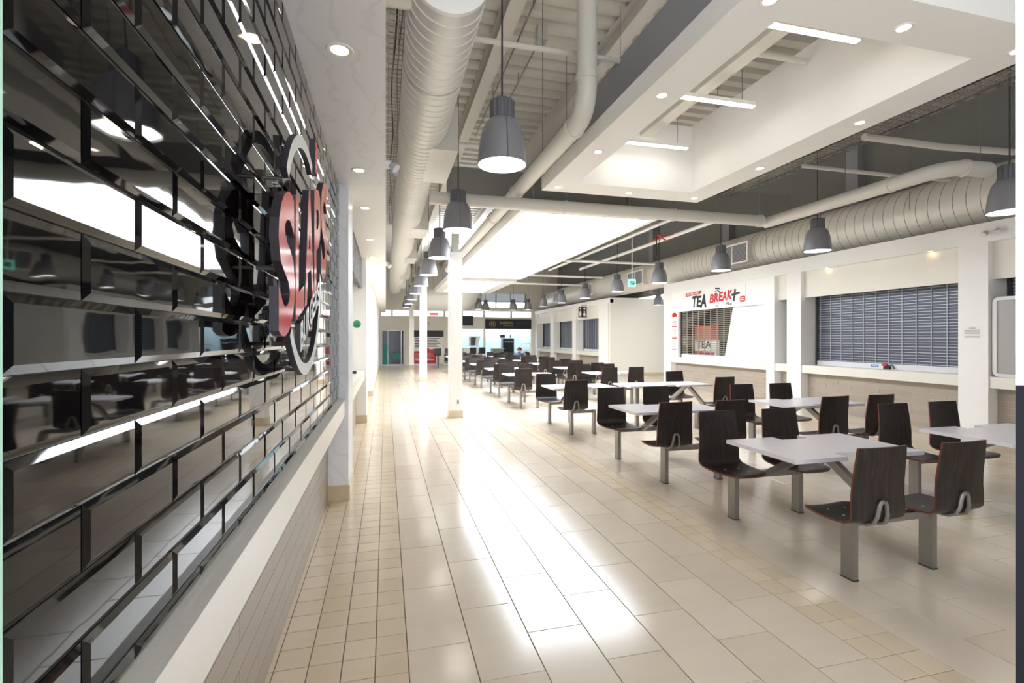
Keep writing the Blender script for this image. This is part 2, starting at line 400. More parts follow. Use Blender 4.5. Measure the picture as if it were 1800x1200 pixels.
# ------------------------------------------------------------------ shell: ceiling deck, beams, walls
def build_shell():
    # corrugated deck, ribs run across the hall
    mb = MB(); p = 0.31; y = -2.5
    prof = []
    while y < 31.5:
        prof += [(y, 6.13), (y + 0.14, 6.13), (y + 0.185, 6.20), (y + 0.265, 6.20)]; y += p
    vs = []; fs = []
    for (yy, z) in prof: vs += [(-0.95, yy, z), (14.0, yy, z)]
    for i in range(len(prof) - 1): fs.append((2 * i, 2 * i + 1, 2 * i + 3, 2 * i + 2))
    mb.add(vs, fs); mb.box(-0.95, 14, -2.5, 31.5, 6.22, 6.3)
    obj('ceiling', mb, 'deck', label='corrugated painted steel roof deck high over the hall', cat='ceiling', kind='structure')
    # left wall: tiled stall front, then plain wall
    wl = MB(); wl.box(-0.95, -0.456, 0.05, 5.13, 1.0, Z_SOF); wl.box(-0.95, -0.562, 0.05, 5.13, 0, 1.0)
    wlo = obj('wall_left', wl, 'black_grout', label='stall wall faced with glossy black bevelled tiles', cat='wall', kind='structure')
    # bevelled black tiles
    TL, TH, J = 0.331, 0.1045, 0.0022
    def tile(w, h, b=0.0125, t=0.006):
        m = MB(); a = w / 2 - J / 2; c = h / 2 - J / 2; b = min(b, a * 0.8)
        vs = [(0, -a, -c), (0, a, -c), (0, a, c), (0, -a, c), (.0025, -a, -c), (.0025, a, -c), (.0025, a, c), (.0025, -a, c),
              (t + .0025, -a + b, -c + b), (t + .0025, a - b, -c + b), (t + .0025, a - b, c - b), (t + .0025, -a + b, c - b)]
        m.add(vs, [(0, 1, 5, 4), (1, 2, 6, 5), (2, 3, 7, 6), (3, 0, 4, 7), (4, 5, 9, 8), (5, 6, 10, 9), (6, 7, 11, 10), (7, 4, 8, 11), (8, 9, 10, 11)])
        return m.mesh('tile', 'black_tile')
    cache = {}
    z = 0.9265; row = 0
    base = WL[wlo]
    while z < Z_SOF - 0.01:
        z0, z1 = max(z, 1.0), min(z + TH, Z_SOF)
        y = 0.2347 + 0.331 - (0.0 if row % 2 else TL / 2)
        # rows alternate by half a tile
        first = True
        while y < 5.13 - 0.01:
            y0, y1 = y, min(y + TL, 5.13)
            key = (round(y1 - y0, 3), round(z1 - z0, 3))
            if key not in cache: cache[key] = tile(*key)
            inst('tile', cache[key], wlo, Vector((-0.456, (y0 + y1) / 2, (z0 + z1) / 2)) - base)
            y += TL
        z += TH; row += 1
    # plain left walls behind the bays and beyond
    wb = MB(); wb.box(-0.95, -0.66, 5.13, 14.8, 0, Z_DECK); wb.box(-0.95, -0.36, 14.8, Y_BACK, 0, Z_SOF); wb.box(-0.95, -0.66, 14.8, Y_BACK, Z_SOF, Z_DECK)
    wb.box(-0.95, -0.8, -0.6, 5.13, Z_SOF, Z_DECK)
    obj('wall_left', wb, 'white', label='plain white wall running to the far end along the walkway', cat='wall', kind='structure')
    obj('baseboard_left', box(-0.36, -0.345, 14.8, Y_BACK, 0, 0.15), 'base', label='beige skirting along the far white wall', cat='skirting', kind='structure')
    # soffits
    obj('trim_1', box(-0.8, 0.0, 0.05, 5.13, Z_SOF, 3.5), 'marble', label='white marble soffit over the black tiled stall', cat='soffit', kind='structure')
    obj('trim_2', box(-0.66, 0.0, 5.13, Y_BACK, Z_SOF, 3.5), 'white', label='long white soffit over the left stalls and walkway edge', cat='soffit', kind='structure')
    # right side: bulkhead, back of stalls, upper wall
    br = MB()
    br.box(X_COLR, X_FAS + 0.06, -2.5, 14.97, Z_SOF, 3.44); br.box(X_FAS + 0.06, 14.0, -2.5, 14.97, 3.38, 3.44)
    obj('trim_3', br, 'white', label='white bulkhead over the near right hand stalls', cat='soffit', kind='structure')
    bf = MB(); bf.box(X_COLR, X_FAS + 0.06, 19.15, Y_BACK, Z_SOF, 3.34); bf.box(X_FAS + 0.06, 14.0, 19.15, Y_BACK, 3.28, 3.34)
    obj('trim_4', bf, 'white', label='white bulkhead over the far right hand stalls', cat='soffit', kind='structure')
    wu = MB(); wu.box(10.75, 10.9, -2.5, 14.97, 3.44, Z_DECK); wu.box(10.75, 10.9, 14.97, Y_BACK, 3.40, Z_DECK)
    obj('wall_right', wu, 'grey', label='dark grey upper wall above the right hand stalls', cat='wall', kind='structure')
    wi = MB(); wi.box(11.2, 11.3, -2.5, 10.2, 0, 3.38); wi.box(X_COLR + 0.3, 11.2, 10.12, 10.2, 0, 3.38)
    wi.box(X_COLR + 0.3, 11.2, 5.8, 5.88, 0, 3.38); wi.box(9.86, 11.2, 14.86, 14.95, 0, 3.38); wi.box(9.86, 11.0, 10.2, 14.86, 3.3, 3.37)
    obj('wall_right', wi, 'dark', label='dark inside of the shuttered right hand stalls', cat='wall', kind='structure')
    # corridor walls between the two blocks
    wc = MB(); wc.box(X_COLR + 0.02, 14.0, 19.15, 19.3, 0.0, 3.28)
    obj('wall_right', wc, 'cream', label='cream corridor wall beyond the tea stall', cat='wall', kind='structure')
    obj('baseboard_right', box(X_COLR + 0.02, 13.9, 19.135, 19.15, 0, 0.14), 'base', label='beige skirting of the cream corridor wall', cat='skirting', kind='structure')
    obj('wall_right', box(13.9, 14.0, 14.97, 19.15, 0, Z_DECK), 'cream', label='cream end wall of the side corridor', cat='wall', kind='structure')
    obj('wall_light_block', MB().box(3.4, 14.0, -2.6, -2.5, 0, Z_DECK).box(-0.95, 3.4, -2.6, -2.5, 3.6, Z_DECK), 'white', label='unseen white wall behind the camera, added to block outside light on the right', cat='wall', kind='structure')  # added out of view to keep world light off the right side
    # far gable wall pieces around shop fronts
    wk = MB()
    def bk(x0, x1, z0, z1): wk.box(x0, x1, Y_BACK, Y_BACK + 0.18, z0, z1)
    bk(-0.95, -0.26, 0, Z_DECK); bk(1.08, 1.62, 0, 2.95); bk(-0.26, 1.08, 2.12, 2.95); bk(1.62, 3.42, 0, 2.95); bk(3.42, 4.56, 0, 2.95)
    bk(4.56, 5.88, 2.2, 2.95); bk(5.88, 5.97, 0, 2.95); bk(5.97, 8.95, 2.2, 2.95); bk(8.95, 14.0, 0, Z_DECK)
    bk(-0.26, 8.95, 3.3, 3.55); bk(-0.26, 5.7, 3.55, Z_DECK); bk(5.7, 8.95, 4.42, Z_DECK); bk(8.6, 8.95, 3.55, 4.42)
    for xx in (0.3, 1.5, 3.4, 4.5, 5.85, 7.6): bk(xx, xx + 0.12, 2.95, 3.3)
    obj('wall_back', wk, 'cream', label='cream far end wall above the shop fronts', cat='wall', kind='structure')
    g1 = MB().box(5.7, 8.6, Y_BACK + 0.08, Y_BACK + 0.1, 3.92, 4.42)
    obj('window_1', g1, 'winblue', label='dark tinted clerestory pane high on the far wall', cat='window', kind='structure')
    fm = MB()
    for xx in (5.7, 6.65, 7.6, 8.55): fm.box(xx, xx + 0.05, Y_BACK - 0.02, Y_BACK + 0.1, 3.55, 4.42)
    fm.box(5.7, 8.6, Y_BACK - 0.02, Y_BACK + 0.1, 3.88, 3.93)
    obj('window_2', fm, 'bluegrey', label='grey mullions of the far clerestory window', cat='window', kind='structure')
    # transverse girder
    obj('trim_5', box(1.05, 8.25, 8.6, 8.8, 4.1, 4.62), 'grey', label='grey girder box crossing the hall behind the first ceiling raft', cat='beam', kind='structure')
    # posts up on the grey wall
    for i, yy in enumerate((4.6, 9.0, 13.4, 18.0)):
        pm = MB().box(10.55, 10.75, yy, yy + 0.3, 3.46, Z_DECK - 0.1)
        obj('trim_%d' % (6 + i), pm, 'bluegrey', label='grey steel post, %s from the camera on the grey upper wall' % ORD[i], cat='post', kind='structure')
build_shell()

def build_beams():
    for i, (x, lab) in enumerate(((1.61, 'right of the left pendants'), (3.28, 'beside the ceiling raft edge'), (5.29, 'seen through the raft opening'), (7.1, 'left of the right pendants'), (9.0, 'nearest the grey upper wall'))):
        t = thing('roof_beam', (x, 14, 5.83), 'cream steel roof beam running lengthwise, ' + lab, 'beam', 'lengthwise roof beams')
        obj('bottom_flange', MB().box(x - 0.1, x + 0.1, -2, Y_BACK, 5.83, 5.855), 'beam', t)
        obj('web', MB().box(x - 0.008, x + 0.008, -2, Y_BACK, 5.855, 6.11), 'beam', t)
        obj('top_flange', MB().box(x - 0.1, x + 0.1, -2, Y_BACK, 6.108, 6.128), 'beam', t)
build_beams()

# ------------------------------------------------------------------ ceiling rafts
def downlight(x, y, z, label, group, r=0.06, glow='downglow'):
    t = thing('downlight', (x, y, z), label, 'downlight', group)
    obj('trim_ring', MB().lathe([(r * 0.72, -0.004), (r, -0.006), (r * 1.12, 0.0)], (x, y, z), 20), 'trimring', t, smooth=True)
    obj('lamp', MB().lathe([(r * 0.72, -0.003), (0.001, -0.0035)], (x, y, z), 16), glow, t)
    return t

def raft(name, x0, x1, y0, y1, ix0, ix1, iy0, iy1, label, top=4.79):
    t = thing(name, ((x0 + x1) / 2, (y0 + y1) / 2, 3.8), label, 'ceiling raft')
    mb = MB()
    mb.box(x0, ix0, y0, y1, 3.8, 3.995); mb.box(ix1, x1, y0, y1, 3.8, 3.995); mb.box(ix0, ix1, y0, iy0, 3.8, 3.995); mb.box(ix0, ix1, iy1, y1, 3.8, 3.995)
    obj('frame', mb, 'white', t)
    e = 0.03
    for nm, a in (('upstand', (ix0 - e, ix0, iy0 - e, iy1 + e)), ('upstand', (ix1, ix1 + e, iy0 - e, iy1 + e)), ('upstand', (ix0, ix1, iy0 - e, iy0)), ('upstand', (ix0, ix1, iy1, iy1 + e))):
        obj(nm, MB().box(*a, 3.995, top), 'white', t)
    e2 = 0.012
    for a in ((ix0 - e - e2, ix0 - e, iy0 - e, iy1 + e), (ix1 + e, ix1 + e + e2, iy0 - e, iy1 + e), (ix0 - e, ix1 + e, iy0 - e - e2, iy0 - e), (ix0 - e, ix1 + e, iy1 + e, iy1 + e + e2)):
        obj('outer_cladding', MB().box(*a, 3.995, top), 'bluegrey', t, label='grey outer cladding')
    return t
rt = raft('ceiling_raft', 2.24, 4.88, 2.45, 6.96, 2.62, 4.46, 2.84, 6.5, 'white suspended ceiling raft with open well and three linear lights')
raft('ceiling_raft', 2.24, 4.88, 18.3, 23.6, 2.62, 4.46, 18.7, 23.2, 'far white ceiling raft beyond the luminous ceiling')
jb = MB().box(3.6, 3.78, 2.845, 6.495, 4.56, 4.58); jb.box(3.6, 3.612, 2.845, 6.495, 4.58, 4.8); jb.box(3.5, 3.62, 2.845, 6.495, 4.8, 4.82)
obj('well_beam', jb, 'beam', rt)
def far_fill_pane():  # added glowing pane, hidden from the camera, brightens the far end
    t = thing('far_fill_pane', (3.54, 20.95, 4.7), 'added unseen glowing pane in the well of the far raft', 'far_fill_pane')
    obj('pane', MB().box(2.64, 4.44, 18.74, 23.16, 4.72, 4.73), 'panel', t)
    fr = MB()
    for yy in (18.72, 20.2, 21.7, 23.14): fr.box(2.625, 4.455, yy, yy + 0.04, 4.735, 4.79)
    obj('frame', fr, 'white', t)
far_fill_pane()
def lum():
    x0, x1, y0, y1 = 2.24, 4.88, 8.15, 17.55
    t = thing('luminous_ceiling', (3.56, 12.8, 3.8), 'large glowing white stretched ceiling panel over the tables', 'light panel')
    mb = MB(); b = 0.1
    mb.box(x0, x0 + b, y0, y1, 3.8, 3.995); mb.box(x1 - b, x1, y0, y1, 3.8, 3.995); mb.box(x0 + b, x1 - b, y0, y0 + b, 3.8, 3.995); mb.box(x0 + b, x1 - b, y1 - b, y1, 3.8, 3.995)
    obj('frame', mb, 'white', t)
    obj('membrane', MB().box(x0 + b, x1 - b, y0 + b, y1 - b, 3.815, 3.82), 'panel', t)
    c = MB()
    for a in ((2.58, 2.6, 8.55, 17.2), (4.5, 4.52, 8.55, 17.2)): c.box(*a, 3.995, 4.79)
    obj('outer_cladding', c, 'bluegrey', t, label='grey outer cladding')
    obj('light_block_lid', MB().box(x0 + b, x1 - b, y0 + b, y1 - b, 3.96, 3.99), 'bluegrey', t)  # added unseen cover, stops the membrane lighting the deck above
lum()
for i, yy in enumerate((3.53, 4.83, 6.13)):
    t = thing('linear_light', (3.54, yy, 4.28), 'slim white linear light hanging in the raft well, %s from the camera' % ORD[i], 'light', 'linear lights in the raft well')
    obj('housing', MB().box(2.94, 4.14, yy - 0.027, yy + 0.027, 4.295, 4.34), 'warmwhite', t)
    obj('diffuser', MB().box(2.945, 4.135, yy - 0.026, yy + 0.026, 4.28, 4.295), 'tube', t)
    for xx in (3.1, 3.98): obj('hanger', MB().tube([(xx, yy, 4.34), (xx, yy, 6.14)], 0.004, 6), 'steel', t)
rx = {2.42: 'left', 3.55: 'middle', 4.68: 'right'}
for yy, nm in ((2.68, 'nearest edge'), (3.97, 'near half'), (5.35, 'far half'), (6.75, 'far edge')):
    for xx in (2.42, 3.55, 4.68):
        if xx == 3.55 and nm in ('near half', 'far half'): continue
        downlight(xx, yy, 3.8, 'recessed downlight in the white raft, %s side of its %s' % (rx[xx], nm), 'downlights in the white raft')
for i, yy in enumerate((2.75, 4.67, 6.0, 7.9, 9.6, 11.6, 13.6)):
    downlight(-0.236, yy, Z_SOF, 'recessed downlight in the left soffit, %s from the camera' % ORD[i], 'downlights in the left soffit', r=0.065)
for i, yy in enumerate((4.6, 6.53, 8.62, 10.9, 12.6, 14.2, 20.9, 22.5, 24.1, 25.8, 27.5, 29.2)):
    downlight(9.256, yy, Z_SOF, 'small warm downlight over the right hand stalls, %s from the camera' % ORD[i], 'downlights over the right stalls', r=0.042, glow='downglow2')

# ------------------------------------------------------------------ columns
def column(x0, x1, y0, y1, z1, mt, label, basemat='base', group=None, bz=0.15, grow=0.014):
    t = thing('column', ((x0 + x1) / 2, (y0 + y1) / 2, 0), label, 'column', group)
    obj('shaft', MB().box(x0, x1, y0, y1, 0, z1), mt, t)
    g = grow
    obj('base', MB().rbox(x0 - g, x1 + g, y0 - g, y1 + g, 0, bz, 0.006), basemat, t)
    return t
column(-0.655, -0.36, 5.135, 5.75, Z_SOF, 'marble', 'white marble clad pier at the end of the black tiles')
column(-0.655, -0.36, 9.74, 10.35, Z_SOF, 'white', 'white pier with a green sticker on the left stalls')
column(-0.655, -0.36, 14.2, 14.8, Z_SOF, 'white', 'third white pier along the left stalls')
c1 = column(1.24, 1.5, 9.87, 10.12, 3.35, 'white', 'free standing white column beside the tables')
obj('steel_stub', MB().box(1.3, 1.44, 9.93, 10.06, 3.35, 5.9), 'beam', c1)
o_ = thing('wall_outlet', (1.41, 9.87, 0.3), 'grey outlet plate low on the free standing column', 'outlet')
obj('plate', MB().box(1.385, 1.435, 9.862, 9.87, 0.28, 0.37), 'alu', o_); obj('socket', MB().box(1.398, 1.422, 9.859, 9.862, 0.3, 0.35), 'greyink', o_)
column(1.24, 1.5, 18.7, 18.95, 3.6, 'warmwhite', 'bright white column further along the walkway')
column(1.24, 1.5, 27.5, 27.75, 3.6, 'white', 'last white column in front of the poster wall')
for (y0, y1, lab) in ((5.64, 6.06, 'broad white pier with a paper notice between the near right stalls'), (9.25, 9.66, 'white pier left of the grey shutter'), (14.55, 14.97, 'white corner pier at the far end of the tea stall')):
    column(X_COLR, 9.85, y0, y1, Z_SOF, 'white', lab, basemat='white', bz=0.1, grow=0.004)
column(X_COLR, 9.85, 10.05, 10.31, Z_SOF, 'warmwhite', 'slim white pier beside the tea stall', basemat='warmwhite', bz=0.1, grow=0.004)
for (y0, y1, lab) in ((19.32, 20.3, 'white corner pier of the far right stalls'), (23.0, 23.5, 'white pier between first and second far stall'), (26.4, 26.95, 'white pier between second and third far stall'), (29.5, 29.98, 'last white pier against the far wall')):
    column(X_COLR, 9.85, y0, y1, Z_SOF, 'white', lab, basemat='white', bz=0.1, grow=0.004)

# ------------------------------------------------------------------ serving counters
def counter(side, y0, y1, label, near=True):
    if side == 'L': xf, xb, xa = -0.39, -0.556, -0.55
    else: xf, xb, xa = X_COLR + 0.02, X_SHUT + 0.1, X_APR
    t = thing('serving_counter', ((xf + xb) / 2, (y0 + y1) / 2, 0), label, 'counter')
    e = 0.003
    if side == 'L':
        tops = MB().box(-0.62 if y0 > 5 else -0.556, xf, y0 + e, y1 - e, 0.843, 1.0)
        ap = MB().box(-0.56, -0.552, y0 + e, y1 - e, 0.0, 0.842)
    else:
        tops = MB().box(xf, xb, y0 + e, y1 - e, 0.82, 1.0)
        ap = MB().box(xa + 0.002, xa + 0.05, y0 + e, y1 - e, 0.0, 0.819)
    obj('worktop', tops, 'stone', t)
    a = obj('apron', ap, 'apron_grout', t)
    H = 0.843 if side == 'L' else 0.82
    rows = 8; h = H / rows; L = 0.6; J = 0.0035
    if near:
        cache = {}
        for r in range(rows):
            y = y0 + e - (0.3 if r % 2 else 0)
            while y < y1 - e - 0.005:
                a0, a1 = max(y, y0 + e), min(y + L, y1 - e)
                key = round(a1 - a0, 3)
                if key > 0.02:
                    if key not in cache:
                        w = key / 2 - J / 2
                        cache[key] = MB().box(-0.004, 0.004, -w, w, -h / 2 + J / 2, h / 2 - J / 2).mesh('tile', 'apron')
                    xx = -0.552 if side == 'L' else xa + 0.002
                    inst('tile', cache[key], a, Vector((xx, (a0 + a1) / 2, (r + 0.5) * h)) - WL[a])
                y += L
    else:
        f = MB()
        xx = -0.552 if side == 'L' else xa + 0.002
        for r in range(rows): f.box(xx - 0.004, xx + 0.004, y0 + e, y1 - e, r * h + J / 2, (r + 1) * h - J / 2)
        obj('tile_rows', f, 'apron', a, kind='stuff')
    return t
counter('L', 0.3, 5.12, 'pale stone counter ledge below the black tiled wall')
counter('L', 5.755, 9.735, 'pale counter of the second left stall behind the marble pier')
counter('L', 10.355, 14.195, 'far pale counter of the third left stall', near=False)
counter('R', 0.3, 5.635, 'counter at the right edge under the plastic shield')
counter('R', 6.065, 9.245, 'pale counter below the wide grey shutter')
counter('R', 9.665, 10.045, 'short counter piece between the two slim white piers', near=False)
counter('R', 10.315, 14.545, 'white counter of the tea stall')
counter('R', 20.305, 22.995, 'first counter of the far right stalls', near=False)
counter('R', 23.505, 26.395, 'second counter of the far right stalls', near=False)
counter('R', 26.955, 29.495, 'third counter of the far right stalls', near=False)

# fascias over the right stalls
fn = 10
for (y0, y1, lab, mt, zb) in ((0.3, 5.636, 'cream fascia panel at the right edge', 'cream', 2.54), (6.064, 9.246, 'cream fascia above the wide grey shutter', 'cream', 2.54), (9.664, 10.046, 'narrow cream fascia beside the tea stall', 'cream', 2.54),
                      (20.304, 22.996, 'fascia above the first far shutter', 'cream', 2.52), (23.504, 26.396, 'fascia above the second far shutter', 'cream', 2.52), (26.954, 29.496, 'fascia above the third far shutter', 'cream', 2.52)):
    obj('trim_%d' % fn, MB().box(X_FAS, X_FAS + 0.05, y0, y1, zb, Z_SOF - 0.001), mt, label=lab, cat='fascia', kind='structure'); fn += 1
obj('trim_%d' % fn, MB().box(-0.50, X_TILE, 5.754, 9.736, 2.55, Z_SOF - 0.001), 'glitter', label='glittering silver mosaic fascia over the second left stall', cat='fascia', kind='structure'); fn += 1
obj('trim_%d' % fn, MB().box(-0.50, X_TILE, 10.354, 14.196, 2.6, Z_SOF - 0.001), 'white', label='white fascia over the third left stall', cat='fascia', kind='structure'); fn += 1

# ------------------------------------------------------------------ shutters
def shutter(y0, y1, z0, z1, label, bars=True):
    t = thing('roller_shutter', (X_SHUT, (y0 + y1) / 2, 1.0), label, 'shutter')
    obj('curtain', MB().box(X_SHUT + 0.012, X_SHUT + 0.03, y0, y1, z0, z1 + 0.3), 'shut', t)
    obj('guide', MB().box(X_SHUT - 0.03, X_SHUT + 0.03, y1 - 0.05, y1, z0, z1 + 0.3), 'shutframe', t)
    obj('guide', MB().box(X_SHUT - 0.03, X_SHUT + 0.03, y0, y0 + 0.05, z0, z1 + 0.3), 'shutframe', t)
    obj('bottom_rail', MB().box(X_SHUT - 0.03, X_SHUT + 0.01, y0 + 0.05, y1 - 0.05, z0, z0 + 0.1), 'rail', t)
    if bars:
        n = int((z1 - z0) / 0.0545); L = y1 - y0 - 0.1
        hb = MB().box(-0.006, 0.006, -L / 2, L / 2, -0.005, 0.005).mesh('bar', 'shutbar')
        for k in range(n + 3):
            inst('bar', hb, t, (0.004, 0, 0.12 + k * 0.0545 + (z0 - 1.0)))
        nv = int(L / 0.262); H = z1 - z0 + 0.1
        vb = MB().box(-0.009, 0.009, -0.005, 0.005, 0, H).mesh('link', 'shutbar')
        for k in range(nv + 1):
            inst('link', vb, t, (0.002, -L / 2 + 0.13 + k * 0.262, z0 - 1.0 + 0.1))
    else:
        f = MB(); y = y0 + 0.1
        while y < y1 - 0.08: f.box(X_SHUT - 0.002, X_SHUT + 0.012, y, y + 0.02, z0 + 0.1, z1 + 0.3); y += 0.2
        obj('rib_field', f, 'shutbar', t, kind='stuff')
    return t
shutter(6.07, 9.24, 1.0, 2.54, 'wide closed grey roller grille above the pale counter')
shutter(0.4, 5.63, 1.0, 2.54, 'partly seen grey roller grille at the right edge')
shutter(9.67, 10.04, 1.0, 2.54, 'narrow grey roller grille beside the tea stall')
shutter(20.31, 22.99, 1.0, 2.52, 'grey roller grille of the first far stall', False)
shutter(23.51, 26.39, 1.0, 2.52, 'grey roller grille of the second far stall', False)
shutter(26.96, 29.49, 1.0, 2.52, 'grey roller grille of the third far stall', False)

# small items at the grey shutter
t = thing('padlock', (9.58, 7.55, 1.0), 'dark red and black lock on the pale rail of the grey shutter', 'lock')
obj('body', MB().rbox(9.55, 9.6, 7.49, 7.61, 1.002, 1.06, 0.012), 'black', t); obj('cover', MB().rbox(9.545, 9.59, 7.54, 7.64, 1.06, 1.1, 0.01), 'redink', t)
obj('shackle', MB().tube([(9.57, 7.5, 1.06), (9.57, 7.46, 1.09), (9.57, 7.42, 1.05), (9.57, 7.4, 1.01)], 0.01, 8), 'black', t, smooth=True)
t = thing('sticker', (9.599, 7.82, 1.02), 'small blue sticker on the pale shutter rail', 'sticker')
obj('film', MB().box(9.597, 9.6, 7.74, 7.9, 1.03, 1.075), 'blue', t); obj('print', MB().box(9.596, 9.597, 7.76, 7.88, 1.047, 1.056), 'paper', t)
for k, yy in enumerate((20.75, 24.0)):
    t = thing('shutter_handle', (9.56, yy, 1.0), 'dark lever lock on the %s far shutter rail' % ORD[k], 'lock', 'locks on the far shutters')
    obj('base_plate', MB().rbox(9.55, 9.6, yy - 0.1, yy + 0.1, 1.002, 1.05, 0.01), 'black', t); obj('lever', MB().bar((9.56, yy - 0.08, 1.05), (9.56, yy + 0.14, 1.16), 0.03, 0.03), 'black', t)
# paper notice on the pier
t = thing('paper_notice', (X_COLR, 5.86, 1.55), 'white paper notice taped on the broad white pier', 'notice')
obj('sheet', MB().box(X_COLR - 0.002, X_COLR - 0.0003, 5.72, 6.0, 1.6, 1.8), 'paper', t)
ln = MB(); ln.box(X_COLR - 0.003, X_COLR - 0.002, 5.81, 5.9, 1.765, 1.773)
for k in range(7): ln.box(X_COLR - 0.003, X_COLR - 0.002, 5.745 + 0.01 * (k % 2), 5.965, 1.62 + k * 0.019, 1.625 + k * 0.019)
obj('print', ln, 'greyink', t)
# plastic shield on the near right counter
def shield():
    t = thing('plastic_shield', (9.3, 5.2, 1.0), 'cloudy plastic shield with rounded clear rim standing on the right edge counter', 'shield')
    y0, y1, z0, z1, r = 4.6, 5.6, 1.003, 2.25, 0.09
    def loop(ins):
        pts = []
        for cy, cz, a0 in ((y1 - r, z1 - r, 0), (y0 + r, z1 - r, 90), (y0 + r, z0 + r, 180), (y1 - r, z0 + r, 270)):
            for k in range(6):
                a = math.radians(a0 + 18 * k); pts.append((cy + (r - ins) * math.cos(a), cz + (r - ins) * math.sin(a)))
        return pts
    A, B = loop(0), loop(0.055); n = len(A)
    m = MB(); x0, x1 = 9.225, 9.265
    vs = [(x0, *p) for p in A] + [(x0, *p) for p in B] + [(x1, *p) for p in A] + [(x1, *p) for p in B]
    fs = []
    for i in range(n):
        j = (i + 1) % n
        fs += [(i, n + i, n + j, j), (2 * n + i, 2 * n + j, 3 * n + j, 3 * n + i), (i, j, 2 * n + j, 2 * n + i), (n + i, 3 * n + i, 3 * n + j, n + j)]
    obj('rim', m.add(vs, fs), 'acrylframe', t)
    m = MB(); vs = [(9.24, *p) for p in B] + [(9.252, *p) for p in B]
    m.add(vs, [tuple(range(n)), tuple(reversed(range(n, 2 * n)))] + [(i, n + i, n + (i + 1) % n, (i + 1) % n) for i in range(n)])
    obj('sheet', m, 'acryl', t)
    for yy in (4.8, 5.4): obj('foot', MB().rbox(9.23, 9.42, yy - 0.03, yy + 0.03, 1.001, 1.03, 0.006), 'acrylframe', t)
shield()

